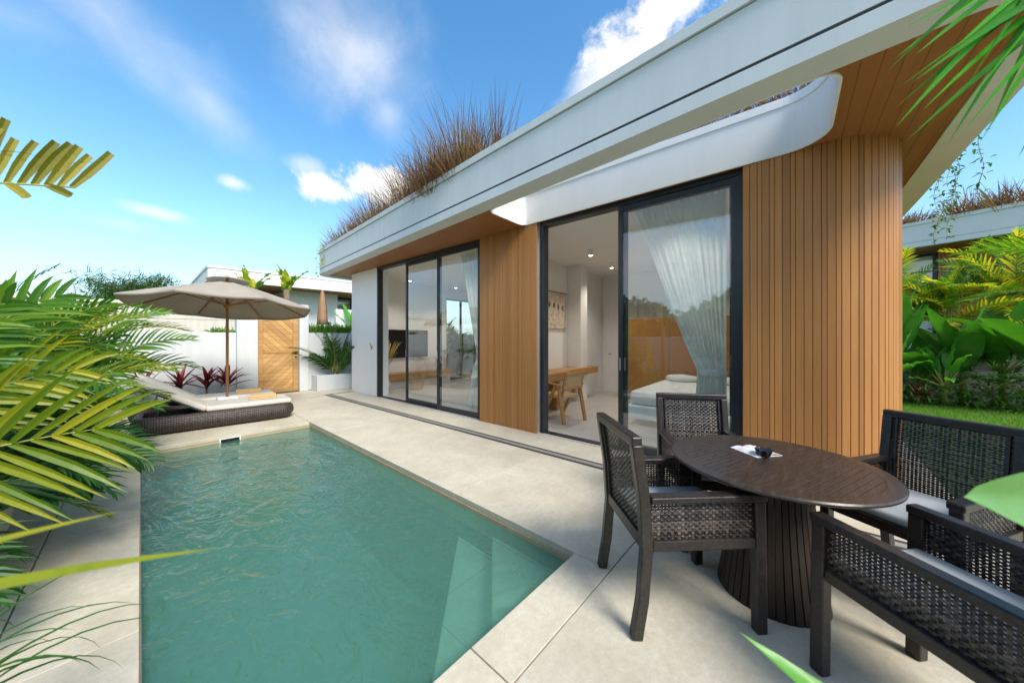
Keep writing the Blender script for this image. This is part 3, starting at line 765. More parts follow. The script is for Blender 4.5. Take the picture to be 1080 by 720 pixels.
b = MB(); b.lathe([(.33, 1.95), (.36, 1.99), (.30, 2.08), (.16, 2.18), (.05, 2.22)], 28, capb=False); auto(b.build('shade', M['wicker_tan'], pl))
b = MB(); b.tube([(0, 0, 2.2), (0, 0, 3.06)], .006); b.build('cord', M['black'], pl)
b = MB(); b.lathe([(.0, 2.0), (.05, 2.03), (.055, 2.08), (.02, 2.13)], 16, capb=False); b.build('bulb', M['pendant_glow'], pl, smooth=True)
st = hanging('side_table', 'low round wooden side table in the living room', 'side table', 1.75, 4.0, .006)
b = MB(); b.lathe([(.27, .40), (.28, .41), (.28, .44), (.27, .445)], 32); auto(b.build('table_top', M['teak'], st))
for a in (0, 120, 240):
    b = MB(); b.tube([(.2*cos(R(a)), .2*sin(R(a)), 0), (.15*cos(R(a)), .15*sin(R(a)), .40)], [.015, .02], 10); b.build('leg', M['teak'], st)
bk = hanging('basket', 'tan wicker basket on the floor near the console', 'basket', 1.25, 6.1, .006)
b = MB(); b.lathe([(.18, 0), (.22, .12), (.20, .30), (.205, .31), (.185, .30), (.18, .05)], 24, capt=False); auto(b.build('body', M['wicker_tan'], bk))
b = MB(); b.tube([(.2*cos(t), 0, .28+.2*sin(t)) for t in [pi*i/10 for i in range(11)]], .01); b.build('handle', M['wicker_tan'], bk)

# ------------------------------------------------------------------ dining set
def weave(mb, o, ux, uz, w, h, dx=.0168, dz=.0132, sw=.0112, sh=.0106, amp=.0024):
    """woven panel: upright strands over and under cross strands, spanning w along ux and h along uz from corner o"""
    o = Vector(o); ux = Vector(ux).normalized(); uz = Vector(uz).normalized(); n = ux.cross(uz)
    nx = max(2, int(w/dx)); nz = max(2, int(h/dz)); dx = w/nx; dz = h/nz
    for i in range(nx):
        vs = []
        x = (i+.5)*dx
        for j in range(-1, nz+1):
            z = min(max((j+.5)*dz, 0), h); off = amp*(1 if (i+j) % 2 else -1)
            p = o+ux*x+uz*z+n*off; vs += [p-ux*sw/2, p+ux*sw/2]
        mb.add(vs, [(2*k, 2*k+1, 2*k+3, 2*k+2) for k in range(nz+1)])
    for j in range(nz):
        vs = []
        z = (j+.5)*dz
        for i in range(-1, nx+1):
            x = min(max((i+.5)*dx, 0), w); off = -amp*(1 if (i+j) % 2 else -1)
            p = o+ux*x+uz*z+n*off; vs += [p-uz*sh/2, p+uz*sh/2]
        mb.add(vs, [(2*k, 2*k+1, 2*k+3, 2*k+2) for k in range(nx+1)])
def make_chair(label):
    t = thing('dining_chair', label, 'chair', group='woven chairs around the dining table')
    hw = .245; m = M['rattan']
    for sx in (-hw, hw):
        b = MB(); b.path([(sx, .27, 0), (sx, .265, .40), (sx, .26, .63)], .046, .052, (0, 1, 0)); b.build('leg', m, t, bevel=.006)
        b = MB(); b.path([(sx, -.335, 0), (sx, -.305, .18), (sx, -.285, .42), (sx, -.30, .66), (sx, -.335, .905)], .046, .052, (0, 1, 0)); b.build('leg', m, t, bevel=.006)
        b = MB(); b.bar((sx, -.272, .648), (sx, .29, .648), .058, .036); b.build('arm', m, t, bevel=.007)
        b = MB(); b.bar((sx, -.26, .432), (sx, .236, .432), .04, .05); b.build('side_rail', m, t, bevel=.005)
        b = MB(); weave(b, (sx, -.268, .458), (0, 1, 0), (0, 0, 1), .505, .172); b.build('side_panel', m, t)
    b = MB(); b.bar((-hw-.023, -.338, .922), (hw+.023, -.338, .922), .050, .044); b.build('top_rail', m, t, bevel=.007)
    b = MB(); b.bar((-hw+.023, -.285, .432), (hw-.023, -.285, .432), .04, .06); b.build('back_rail', m, t, bevel=.005)
    b = MB()
    # curved back panel in two flat runs that follow the bent posts
    weave(b, (-.222, -.287, .46), (1, 0, 0), (0, -.013, .2), .444, .2)
    weave(b, (-.222, -.300, .66), (1, 0, 0), (0, -.035, .245), .444, .243)
    b.build('back_panel', m, t)
    for sx in (-.205, .205):
        b = MB(); b.path([(sx, -.289, .46), (sx, -.302, .66), (sx, -.335, .90)], .014, .03, (0, 1, 0)); b.build('back_binding', m, t, bevel=.003)
    b = MB(); b.bar((-hw+.023, .25, .43), (hw-.023, .25, .43), .04, .055); b.build('front_rail', m, t, bevel=.005)
    b = MB(); b.box(-.222, -.265, .43, .222, .23, .446); b.build('seat', m, t)
    b = MB(); b.box(-.218, -.262, .449, .218, .255, .50); b.build('cushion', M['cushion'], t, smooth=True, bevel=.022, seg=4)
    return t
TC = (2.35, .165)
def facing(dx, dy): return math.atan2(-dx, dy)
chairs = [((1.96, .545), facing(.70, -.70), 'dark woven armchair nearest the pool, its back toward the water'),
          ((2.76, .56), facing(-.85, -.53), 'dark woven armchair between the table and the bedroom glass, its back lit golden brown'),
          ((1.92, -.395), facing(.65, .76), 'dark woven armchair cut off by the lower right corner, its woven arm panel toward us'),
          ((2.80, -.42), facing(-.86, .51), 'dark woven armchair at the edge of the lawn, right of the table')]
c0 = make_chair(chairs[0][2])
for i, (p, rz, lab) in enumerate(chairs):
    c = c0 if i == 0 else copy_tree(c0)
    c.location = (p[0], p[1], 0.0); c.rotation_euler = (0, 0, rz); c['label'] = lab

tb = thing('dining_table', 'round dark brown slatted table on a flared pedestal beside the pool', 'table', (TC[0], TC[1], 0))
b = MB(); b.lathe([(.42, .692), (.482, .695), (.498, .704), (.500, .713), (.495, .72)], 72); auto(b.build('table_top', M['tabletop'], tb), 30)
b = MB()
prof = [(.252, .0), (.250, .02), (.228, .16), (.205, .34), (.188, .52), (.18, .690)]
for k in range(40):
    a0, a1 = 2*pi*k/40+.006, 2*pi*(k+1)/40-.006
    vs = []
    for r, z in prof:
        for a, q in ((a0, .005), (a0+.008, 0), (a1-.008, 0), (a1, .005)): vs.append(((r-q)*cos(a), (r-q)*sin(a), z))
    b.add(vs, [(4*i+j, 4*i+j+1, 4*i+5+j, 4*i+4+j) for i in range(len(prof)-1) for j in range(3)])
recalc(b.build('pedestal', M['tablewood'], tb))
b = MB(); b.lathe([(r-.007, z) for r, z in prof], 40); b.build('pedestal_core', M['tv'], tb, smooth=True)

mg = thing('magazine', 'open white magazine lying on the dark table', 'magazine', (2.47, .245, .7215), R(-38))
b = MB()
nx_ = 12
for sg in (-1, 1):
    vs = []
    for i in range(nx_+1):
        u = i/nx_; x = sg*u*.085; z = .002+.010*sin(pi*min(1, u*1.05))*(1-u*.35)
        for y in (-.09, .09): vs.append((x, y, z))
    b.add(vs, [(2*i, 2*i+1, 2*i+3, 2*i+2) for i in range(nx_)])
b.build('pages', M['paper'], mg, smooth=True)
b = MB(); b.box(-.088, -.092, 0, .088, .092, .0018); b.build('cover', M['white_plastic'], mg)
at = thing('ashtray', 'small black scalloped ashtray standing on the magazine corner', 'ashtray', (2.40, .20, .727))
b = MB(); b.lathe([(.030, 0), (.034, .004), (.043, .034), (.040, .036), (.030, .012), (.0, .010)], 28, capt=False)
for v in b.v:
    if v.z > .03: v.z += .005*sin(math.atan2(v.y, v.x)*8)
auto(b.build('bowl', M['tv'], at))

# ------------------------------------------------------------------ loungers, parasol, towels
def rrect(x0, y0, x1, y1, r, n=6): return rounded([(x0, y0), (x1, y0), (x1, y1), (x0, y1)], [r]*4, n)
def make_lounger(label):
    t = thing('sun_lounger', label, 'sun lounger', group='sun loungers at the end of the pool')
    b = MB(); lp = rrect(-.95, -.36, .95, .36, .16)
    b.sweep(lp, [(-.03, .03), (.025, .09), (.04, .15), (.025, .215), (-.015, .262), (-.06, .27), (-.085, .25), (-.085, .17)], False)
    b.prism(offset_loop(lp, -.03), .025, .032); b.prism(offset_loop(lp, -.083), .16, .172)
    auto(recalc(b.build('wicker_base', M['wicker'], t)), 50)
    b = MB()
    for x in (-.82, .82):
        for y in (-.26, .26): b.lathe([(.025, 0), (.025, .028)], 10, (x, y))
    b.build('feet', M['black'], t)
    hx = -.20
    b = MB(); b.box(hx+.01, -.325, .262, .935, .325, .345); b.build('seat_cushion', M['mattress'], t, smooth=True, bevel=.03, seg=4)
    b = MB(); b.box(hx+.04, -.29, .3455, .90, .29, .349); b.build('seat_cover', M['mattop'], t, bevel=.002)
    a = R(33); Lb = .86
    def rot(x, z): return (hx-.01-x*cos(a)-z*sin(a)*-1*0-z*sin(a)*-1 if False else hx-.01-x*cos(a)+z*sin(a), .27+x*sin(a)+z*cos(a))
    b = MB(); b.box(0, -.325, 0, Lb, .325, .085)
    o = b.build('backrest_cushion', M['mattress'], t, smooth=True, bevel=.03, seg=4)
    o.location = (hx-.0, 0, .27); o.rotation_euler = (0, a, pi) if False else (0, 0, 0)
    o.matrix_local = Matrix.Translation((hx-.005, 0, .268)) @ Matrix.Rotation(a, 4, 'Y') @ Matrix.Scale(-1, 4, (1, 0, 0))
    for y in (-.28, .28):
        b = MB(); p0 = Vector((hx, y, .255)); p1 = p0+Vector((-Lb*cos(a), 0, Lb*sin(a))); b.bar(p0, p1, .03, .02); b.bar(p0.lerp(p1, .6), (hx-.55, y, .17), .02, .015); b.build('backrest_frame', M['black'], t)
    return t
l1 = make_lounger('dark wicker sun lounger nearest the pool with pale raised cushion')
l1.location = (.89, 7.27, 0); l1.rotation_euler = (0, 0, R(-4))
l2 = copy_tree(l1); l2['label'] = 'second sun lounger behind the parasol pole, close to the white wall'; l2.location = (.86, 8.26, 0); l2.rotation_euler = (0, 0, R(-3))
for (x, y, rz, lab) in ((1.45, 7.22, -12, 'folded tan towel on the foot of the lounger nearest the pool'), (1.42, 8.2, -8, 'folded tan towel on the foot of the lounger near the wall')):
    t = thing('folded_towel', lab, 'towel', (x, y, .3495), R(rz), 'folded towels')
    for k in range(3):
        b = MB(); b.box(-.20+.004*k, -.13, .022*k, .20-.006*k, .13, .022*k+.0215); b.build('fold', M['towel'], t, smooth=True, bevel=.010, seg=3)

um = thing('parasol', 'large taupe canvas parasol with a wooden pole between the loungers', 'parasol', (1.04, 7.78, 0))
b = MB(); b.box(-.14, -.10, 0, .14, .10, .36); b.build('base_block', M['white_plastic'], um, bevel=.012)
b = MB(); b.tube([(0, 0, .36), (0, 0, 2.48)], .022, 14); b.build('pole', M['pole'], um, smooth=True)
tilt = Matrix.Translation((0, 0, 2.0)) @ Matrix.Rotation(R(-4.5), 4, 'X') @ Matrix.Rotation(R(3.0), 4, 'Y') @ Matrix.Translation((0, 0, -2.0))
RC, ZR, ZT = 1.33, 1.97, 2.44
def cz(q): return ZT-(ZT-ZR)*(q**1.12)
b = MB(); nr, per = 10, 6; vs = []; off = R(12)
for i in range(nr+1):
    q = .07+.93*i/nr
    for k in range(8*per):
        a = 2*pi*k/(8*per)+off; sec = (k % per)/per; ra = RC*q*cos(pi/8)/cos((sec-.5)*pi/4)
        sag = .035*q*sin(pi*sec)
        vs.append((ra*cos(a), ra*sin(a), cz(q)-sag*.9))
n_ = 8*per
fs = [(i*n_+k, i*n_+(k+1) % n_, (i+1)*n_+(k+1) % n_, (i+1)*n_+k) for i in range(nr) for k in range(n_)]
# short valance hem
o_ = len(vs)
for k in range(n_): v = vs[nr*n_+k]; vs.append((v[0]*.998, v[1]*.998, v[2]-.035))
fs += [(nr*n_+k, nr*n_+(k+1) % n_, o_+(k+1) % n_, o_+k) for k in range(n_)]
b.add([tilt @ Vector(v) for v in vs], fs)
can = b.build('canopy', M['canopy'], um, smooth=True); auto(can, 12)
sd = can.modifiers.new('cloth', 'SOLIDIFY'); sd.thickness = .004
b = MB(); vs = []
for i, (rr_, zz) in enumerate(((.03, 2.50), (.12, 2.495), (.24, 2.47), (.31, 2.435))):
    for k in range(16):
        a = 2*pi*k/16+off; vs.append(tilt @ Vector((rr_*cos(a), rr_*sin(a), zz+(.012*cos(8*a) if i == 3 else 0))))
b.add(vs, [(i*16+k, i*16+(k+1) % 16, (i+1)*16+(k+1) % 16, (i+1)*16+k) for i in range(3) for k in range(16)]+[tuple(range(16))])
b.build('vent_cap', M['canopy'], can, smooth=True)
b = MB(); b.lathe([(.0, 2.49), (.03, 2.505), (.028, 2.52), (.012, 2.53), (0, 2.532)], 14, capb=False); b.build('finial', M['pole'], um, smooth=True)
for k in range(8):
    a = 2*pi*k/8+off
    b = MB(); p0 = tilt @ Vector((.05*cos(a), .05*sin(a), cz(.03)-.03)); pm = tilt @ Vector((RC*.55*cos(a), RC*.55*sin(a), cz(.55)-.022)); p1 = tilt @ Vector((RC*.985*cos(a), RC*.985*sin(a), cz(.985)-.022))
    b.path([p0, pm, p1], .018, .022); rb = b.build('rib', M['pole'], um)
    b = MB(); b.bar(tilt @ Vector((.035*cos(a), .035*sin(a), 2.0)), tilt @ Vector((RC*.5*cos(a), RC*.5*sin(a), cz(.5)-.03)), .016, .018); b.build('strut', M['pole'], rb)
b = MB(); b.lathe([(.05, 1.95), (.055, 1.98), (.05, 2.03), (.035, 2.05)], 16); b.build('hub', M['pole'], um, smooth=True)

# ------------------------------------------------------------------ back wall with gate
WY = 10.15
def wall(name, label, mb, mat, bevel=.012): return tag(mb.build(name, mat, bevel=bevel), label, 'wall')
b = MB(); b.box(-2.6, WY, 0, 1.52, WY+.2, 1.54); wall('garden_wall', 'white garden wall behind the sun loungers, left of the gate', b, M['wallwhite'])
b = MB(); b.box(1.523, WY-.06, 0, 1.93, WY+.24, 2.3); wall('gate_pillar', 'white wall pillar on the left of the wooden gate', b, M['wallwhite'])
b = MB(); b.box(2.82, WY-.06, 0, 3.04, WY+.24, 2.3); wall('gate_pillar', 'white wall pillar on the right of the wooden gate', b, M['wallwhite'])
b = MB(); b.box(3.043, WY, 0, 14, WY+.2, 1.56); wall('garden_wall', 'white garden wall between gate and villa, behind the palm planter', b, M['wallwhite'])

gt = thing('gate', 'teak gate with diagonal boards between two white pillars', 'gate', (1.935, WY+.05, .015))
GW, GH = .88, 2.12
for x0_ in (0, GW-.115):
    b = MB(); b.box(x0_, 0, 0, x0_+.115, .05, GH); b.build('stile', M['gate'], gt, bevel=.004)
for z0_, z1_ in ((0, .09), (1.02, 1.07), (GH-.09, GH)):
    b = MB(); b.box(.117, .002, z0_, GW-.117, .048, z1_); b.build('rail', M['gate'], gt, bevel=.004)
def clip(poly, f):
    out = []
    for i in range(len(poly)):
        a, c = poly[i], poly[(i+1) % len(poly)]; fa, fc = f(a), f(c)
        if fa >= 0: out.append(a)
        if fa*fc < 0: t = fa/(fa-fc); out.append((a[0]+(c[0]-a[0])*t, a[1]+(c[1]-a[1])*t))
    return out
def diagonal(z0, z1, slope, name):
    b = MB(); x0, x1 = .119, GW-.119; s = math.sqrt(.5); w_ = .115
    for k in range(-14, 30):
        lo, hi = k*w_+.0025, (k+1)*w_-.0025
        q = [(x0, z0), (x1, z0), (x1, z1), (x0, z1)]
        pr = lambda p: (p[0]*s*(-slope)+ (p[1]-z0)*s)
        q = clip(q, lambda p: pr(p)-lo)
        if len(q) > 2: q = clip(q, lambda p: hi-pr(p))
        if len(q) < 3: continue
        n = len(q); b.add([(p[0], .012, p[1]) for p in q]+[(p[0], .036, p[1]) for p in q], [tuple(range(n)), tuple(range(2*n-1, n-1, -1))]+[(i, n+i, n+(i+1) % n, (i+1) % n) for i in range(n)])
    recalc(b.build(name, M['gate'], gt, bevel=.002))
diagonal(.092, 1.018, 1, 'board_panel'); diagonal(1.072, GH-.092, -1, 'board_panel')
b = MB(); b.box(.12, .022, .09, GW-.12, .026, GH-.09); b.build('board_backing', M['clad_gap'], gt)
b = MB(); b.box(GW-.075, -.012, .98, GW-.035, .0, 1.03); b.tube([(GW-.055, -.03, 1.005), (GW-.15, -.03, 1.005)], .009); b.lathe([(.02, 0), (.02, .012)], 12, (0, 0)); 
for v in b.v[-24:]: v.x, v.y, v.z = GW-.055+v.x, -.012+v.z, .90+v.y
b.build('handle', M['tv'], gt)

# planter box with palm
pt = thing('planter_box', 'long low white planter box against the wall right of the gate', 'planter', (3.12, WY-.44, 0))
b = MB(); b.prism([(0, 0), (.95, 0), (.95, .43), (0, .43)], 0, .42, [[(.05, .05), (.90, .05), (.90, .38), (.05, .38)]]); b.build('box', M['wallwhite'], pt, bevel=.01)
b = MB(); b.box(.05, .05, .3, .90, .38, .36); b.build('soil', M['soil'], pt)

# ------------------------------------------------------------------ palms and plants
def palm(name, label, loc, fronds, mat, stems=5, group=None, spread=.18, sh=.5, cat='palm', per_frond=True, seed=1, stem_r=.016):
    """clump palm: each frond a part of its own; fronds = list of (azimuth deg, elevation deg, length, droop, leaflet len, leaflet width, n, base height[, mat])"""
    rng = random.Random(seed)
    t = thing(name, label, cat, loc, 0, group)
    ms = MB()
    for i in range(stems):
        a = rng.uniform(0, 6.28); r = spread*rng.uniform(.2, 1); ms.tube([(r*cos(a), r*sin(a), 0), (r*1.1*cos(a), r*1.1*sin(a), sh*.5), (r*1.5*cos(a), r*1.5*sin(a), sh)], [stem_r, stem_r*.9, stem_r*.6], 7)
    ms.build('stem', M['stem'], t, smooth=True)
    for f in fronds:
        az, el, ln, dr, ll, lw, n, bh = f[:8]; mm = f[8] if len(f) > 8 else mat
        mb, mr = MB(), MB(); a = R(az)
        d = (cos(a)*cos(R(el)), sin(a)*cos(R(el)), sin(R(el)))
        up = f[9] if len(f) > 9 else (rng.gauss(0, .55), rng.gauss(-.25, .55), 1)
        frond(mb, mr, (spread*.5*cos(a), spread*.5*sin(a), bh), d, ln, dr, n, ll, lw, rng=rng, up=up, lift=.22, ldroop=f[10] if len(f) > 10 else .55, taper=f[11] if len(f) > 11 else .55)
        o = mb.build('frond', mm, t); mr.build('rachis', M['stem'], o, smooth=True)
    return t
def auto_fronds(k, rng, az0, az1, el=(35, 75), ln=(1.0, 1.5), dr=(.8, 1.5), ll=(.34, .48), lw=(.030, .042), n=(19, 25), bh=(.2, .6), mats=None):
    out = []
    for i in range(k):
        az = az0+(az1-az0)*(i+.5)/k+rng.uniform(-18, 18)
        out.append((az, rng.uniform(*el), rng.uniform(*ln), rng.uniform(*dr), rng.uniform(*ll), rng.uniform(*lw), rng.randint(*n), rng.uniform(*bh))+((rng.choice(mats),) if mats else ()))
    return out
rg = random.Random(5)
A3 = [M['areca'], M['areca'], M['areca_dark'], M['areca_gold']]
LG = 'areca palms along the left side of the pool'
palm('areca_palm', 'bushy green areca palm arching over the sun lounger backrest', (-.95, 6.0, 0), auto_fronds(24, rg, -150, 170, (25, 82), (.9, 1.35), (.8, 1.5), (.28, .40), (.024, .034), (22, 28), (.3, .8), A3)+[(12, 50, 1.65, 1.1, .40, .030, 28, .6), (28, 62, 1.8, 1.3, .40, .030, 28, .6), (-12, 42, 1.5, 1.2, .38, .030, 26, .6), (2, 64, 1.7, 1.8, .40, .030, 28, .6, M['areca_gold']), (-30, 60, 1.6, 1.3, .38, .03, 26, .7)], M['areca'], 7, LG, seed=2, sh=.8)
palm('areca_palm', 'tall areca palm with gold tipped fronds in the middle of the left bed', (-1.0, 4.75, 0), auto_fronds(26, rg, -150, 150, (18, 80), (.95, 1.4), (.7, 1.3), (.30, .42), (.024, .034), (22, 28), (.3, .9), A3+[M['areca_gold']])+[(-20, 70, 1.35, 1.4, .40, .030, 26, .65), (15, 66, 1.4, 1.3, .40, .030, 26, .7), (-60, 66, 1.3, 1.3, .38, .030, 26, .65), (50, 62, 1.4, 1.3, .40, .030, 28, .7, M['areca_gold']), (-35, 54, 1.3, 1.3, .40, .030, 26, .6, M['areca_gold'])], M['areca'], 7, LG, seed=3, sh=.9)
palm('areca_palm', 'low dark green palm drooping over the left deck strip', (-.78, 3.75, 0), auto_fronds(18, rg, -130, 110, (25, 60), (.6, .95), (1.3, 2.0), (.26, .38), (.024, .032), (20, 26), (.35, .55)), M['areca_dark'], 4, LG, seed=4, sh=.5)
palm('areca_palm', 'areca palm at the back of the left bed beside the white wall', (-1.3, 8.3, 0), auto_fronds(22, rg, -150, 150, (25, 82), (1.2, 1.75), (.7, 1.2), bh=(.4, .9), mats=A3), M['areca'], 7, LG, seed=6, sh=.8)
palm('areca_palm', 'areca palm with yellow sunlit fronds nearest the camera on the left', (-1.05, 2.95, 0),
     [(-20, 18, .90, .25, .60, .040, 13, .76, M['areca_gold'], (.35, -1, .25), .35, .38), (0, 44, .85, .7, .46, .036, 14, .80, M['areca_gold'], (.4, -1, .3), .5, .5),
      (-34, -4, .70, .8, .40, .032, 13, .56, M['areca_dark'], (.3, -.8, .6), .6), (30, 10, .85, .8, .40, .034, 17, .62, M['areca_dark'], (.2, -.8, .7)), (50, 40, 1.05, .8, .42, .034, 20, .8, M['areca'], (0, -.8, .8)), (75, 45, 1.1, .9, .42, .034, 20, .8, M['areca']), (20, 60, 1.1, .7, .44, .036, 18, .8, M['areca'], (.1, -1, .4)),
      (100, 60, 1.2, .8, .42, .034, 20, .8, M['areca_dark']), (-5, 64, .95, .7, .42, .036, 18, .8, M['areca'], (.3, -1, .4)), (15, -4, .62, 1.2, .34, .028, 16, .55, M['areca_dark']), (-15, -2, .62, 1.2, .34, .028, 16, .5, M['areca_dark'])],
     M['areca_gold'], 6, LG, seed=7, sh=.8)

palm('areca_palm', 'areca palm deep in the left bed behind the gold tipped one', (-1.75, 5.4, 0), auto_fronds(24, rg, -160, 160, (25, 82), (1.2, 1.8), (.7, 1.3), bh=(.5, 1.1), mats=A3), M['areca'], 7, LG, seed=12, sh=1.1)
palm('areca_palm', 'areca palm between the bed wall and the lounger head', (-1.6, 7.2, 0), auto_fronds(24, rg, -160, 160, (25, 82), (1.2, 1.7), (.7, 1.3), bh=(.5, 1.0), mats=A3), M['areca'], 7, LG, seed=13, sh=1.0)
palm('areca_palm', 'deep green areca palm low between the near yellow palm and the pot', (-1.25, 3.7, 0), auto_fronds(18, rg, -60, 140, (15, 78), (.75, 1.1), (.8, 1.4), (.28, .38), (.022, .032), (22, 26), (.3, .8), A3+[M['areca_dark']]), M['areca'], 6, LG, seed=14, sh=.9)
pot = thing('plant_pot', 'pale round concrete pot half hidden by the low dark palm', 'pot', (-.80, 3.75, 0))
b = MB(); b.lathe([(.17, 0), (.25, .22), (.27, .36), (.25, .37), (.23, .31)], 28, capt=False); auto(b.build('bowl', M['concrete'], pot))
b = MB(); b.lathe([(.0, .30), (.235, .31)], 24, capb=False, capt=False); b.build('soil', M['soil'], pot)

# high yellowing frond at the upper left, from a taller palm beyond the frame
tp = thing('tall_palm', 'yellowing torn palm frond reaching in at the upper left', 'palm', (-1.45, 2.6, 0))
b = MB(); b.tube([(0, 0, 0), (.02, .0, .8), (.06, 0, 1.7)], [.05, .045, .035], 10); b.build('trunk', M['bark'], tp, smooth=True)
rl = random.Random(3); mb, mr = MB(), MB(); base = Vector((.06, .0, 1.66)); tip = Vector((1.25, -.13, 2.08))
pts = [base.lerp(tip, i/10)+Vector((0, 0, .06*sin(pi*i/10))) for i in range(11)]; mr.tube(pts, [.011*(1-.07*i) for i in range(11)], 6)
for i in range(24):
    t_ = .35+.645*i/23; q = pts[min(9, int(t_*10))].lerp(pts[min(10, int(t_*10)+1)], t_*10-int(t_*10))
    dd_ = (tip-base).normalized(); k_ = (t_-.35)/.645
    A = R(112-54*k_+rl.uniform(-7, 7))
    for sg in (1, -1):
        if sg < 0 and i % 3: continue
        d = dd_*cos(A)+Vector((.02, -.06, 1.0 if sg > 0 else -.35))*sin(A)
        ln_ = (rl.uniform(.26, .36)*(1-.30*k_)) if sg > 0 else rl.uniform(.06, .11)
        blade(mb, q, d, (.35, -1, .0), ln_, rl.uniform(.026, .038), rl.uniform(-.1, .5), 5, .3, wprof=lambda s: (.55+.9*s if s < .45 else .95-.3*(s-.45)))
fo = mb.build('frond', M['olive'], tp); mr.build('rachis', M['stem'], fo, smooth=True)
mb2 = MB()
for i in range(7):
    q = pts[5].lerp(pts[10], i/6)+Vector((rl.uniform(-.03, .03), rl.uniform(-.02, .02), rl.uniform(.08, .2)*(1-.06*i)))
    blade(mb2, q, (rl.uniform(.5, 1), rl.uniform(-.4, .2), rl.uniform(.1, .6)), (0, 0, 1), rl.uniform(.12, .2), .005, 1.1, 5)
mb2.build('dry_threads', M['bark'], fo)

# near blades crossing the lower left
nb = thing('strap_leaf_plant', 'yellow strap leaves reaching over the left deck strip close to the camera', 'plant', (-.52, 1.02, 0))
b = MB(); b.tube([(0, 0, 0), (.0, -.02, .6), (.04, -.02, 1.0)], [.02, .016, .010], 8); b.build('stem', M['stem'], nb, smooth=True)
b = MB()
def long_blade(mb, a, c, w, sag, seg=8, up=(0, 0, 1)):
    a, c = Vector(a), Vector(c); vs = []; d = (c-a).normalized(); side = d.cross(Vector(up)).normalized()
    for i in range(seg+1):
        t = i/seg; p = a.lerp(c, t)+Vector((0, 0, sag*sin(pi*t))); ww = w*.5*(1-t**1.7)*(.75+.5*t)
        vs += [p-side*ww+Vector((0, 0, ww*.5)), p, p+side*ww+Vector((0, 0, ww*.5))]
    mb.add(vs, [(3*i+k, 3*i+k+1, 3*i+4+k, 3*i+3+k) for i in range(seg) for k in (0, 1)])
long_blade(b, (.04, -.02, .98), (.60, -.335, 1.075), .058, .03); long_blade(b, (.04, -.02, 1.0), (.50, -.20, 1.125), .050, .02)
b.build('leaf', M['areca_gold'], nb)
gp = thing('grassy_plant', 'thin arching green leaves at the lower left edge of the deck', 'plant', (-.46, 1.72, 0))
b = MB(); rl = random.Random(9)
for i in range(26):
    a = rl.uniform(-1.2, 1.3); e = rl.uniform(.5, 1.3)
    blade(b, (0, 0, .28+rl.uniform(0, .12)), (cos(a)*cos(e), sin(a)*cos(e), sin(e)), (0, 0, 1), rl.uniform(.38, .62), .016, rl.uniform(1.6, 2.8), 9, .2)
b.build('leaf', M['areca_dark'], gp)
b = MB(); b.tube([(0, 0, 0), (0, 0, .45)], [.03, .02], 8); b.build('stem', M['bark'], gp)

# cordylines behind the loungers
for i, (x, lab) in enumerate(((.68, 'dark red cordyline left of the group behind the loungers'), (1.08, 'bright crimson cordyline in the middle of the group behind the loungers'), (1.42, 'sparse red and green cordyline just left of the gate pillar'), (.15, 'red cordyline half hidden by the palm fronds'))):
    t = thing('cordyline', lab, 'plant', (x-.12, 9.75, 0), 0, 'red cordylines along the white wall'); rl = random.Random(20+i)
    b = MB(); b.tube([(0, 0, 0), (0, 0, .45)], [.02, .014], 8); b.build('stem', M['bark'], t)
    b = MB()
    for k in range(20):
        a = rl.uniform(0, 6.28); e = rl.uniform(.3, 1.35); blade(b, (0, 0, rl.uniform(.3, .48)), (cos(a)*cos(e), sin(a)*cos(e), sin(e)), (0, 0, 1), rl.uniform(.34, .52), .088, rl.uniform(.3, 1.0), 5)
    b.build('leaf', M['red'], t)
    b = MB()
    for k in range(18):
        a = rl.uniform(0, 6.28); e = rl.uniform(.0, .9); blade(b, (rl.uniform(-.15, .15), rl.uniform(-.1, .1), .05), (cos(a)*cos(e), sin(a)*cos(e), sin(e)), (0, 0, 1), rl.uniform(.25, .38), .05, rl.uniform(.5, 1.2), 5)
    b.build('lower_leaf', M['shrub'], t)

# palm in the planter box
rg = random.Random(8)
palm('planter_palm', 'dark green palm growing in the white planter box', (3.66, WY-.22, .36), auto_fronds(18, rg, 0, 360, (45, 82), (1.0, 1.5), (.5, 1.0), (.28, .40), (.03, .042), (16, 20), (.05, .3)), M['areca_dark'], 5, None, seed=9, sh=.4, spread=.12)
b = MB(); rl = random.Random(31)
for i in range(700):
    x = rl.uniform(3.08, 4.2); blade(b, (x, WY+.1+rl.uniform(-.08, .08), 1.555), (rl.gauss(0, .35), rl.gauss(0, .35), 1), (rl.random(), 1, 0), rl.uniform(.12, .34), .014, .6, 3)
tag(b.build('wall_top_grass', M['areca']), 'strip of green grass growing along the top of the wall right of the gate', 'grass', kind='stuff')
b = MB()
for i in range(60):
    x = rl.uniform(1.05, 1.5); blade(b, (x, WY+.1, 1.54), (rl.gauss(0, .6), rl.gauss(0, .5), .8), (rl.random(), 1, 0), rl.uniform(.08, .2), .03, .8, 3)
tag(b.build('creeping_plant', M['areca']), 'small leafy plant sprouting on the wall left of the gate pillar', 'plant')

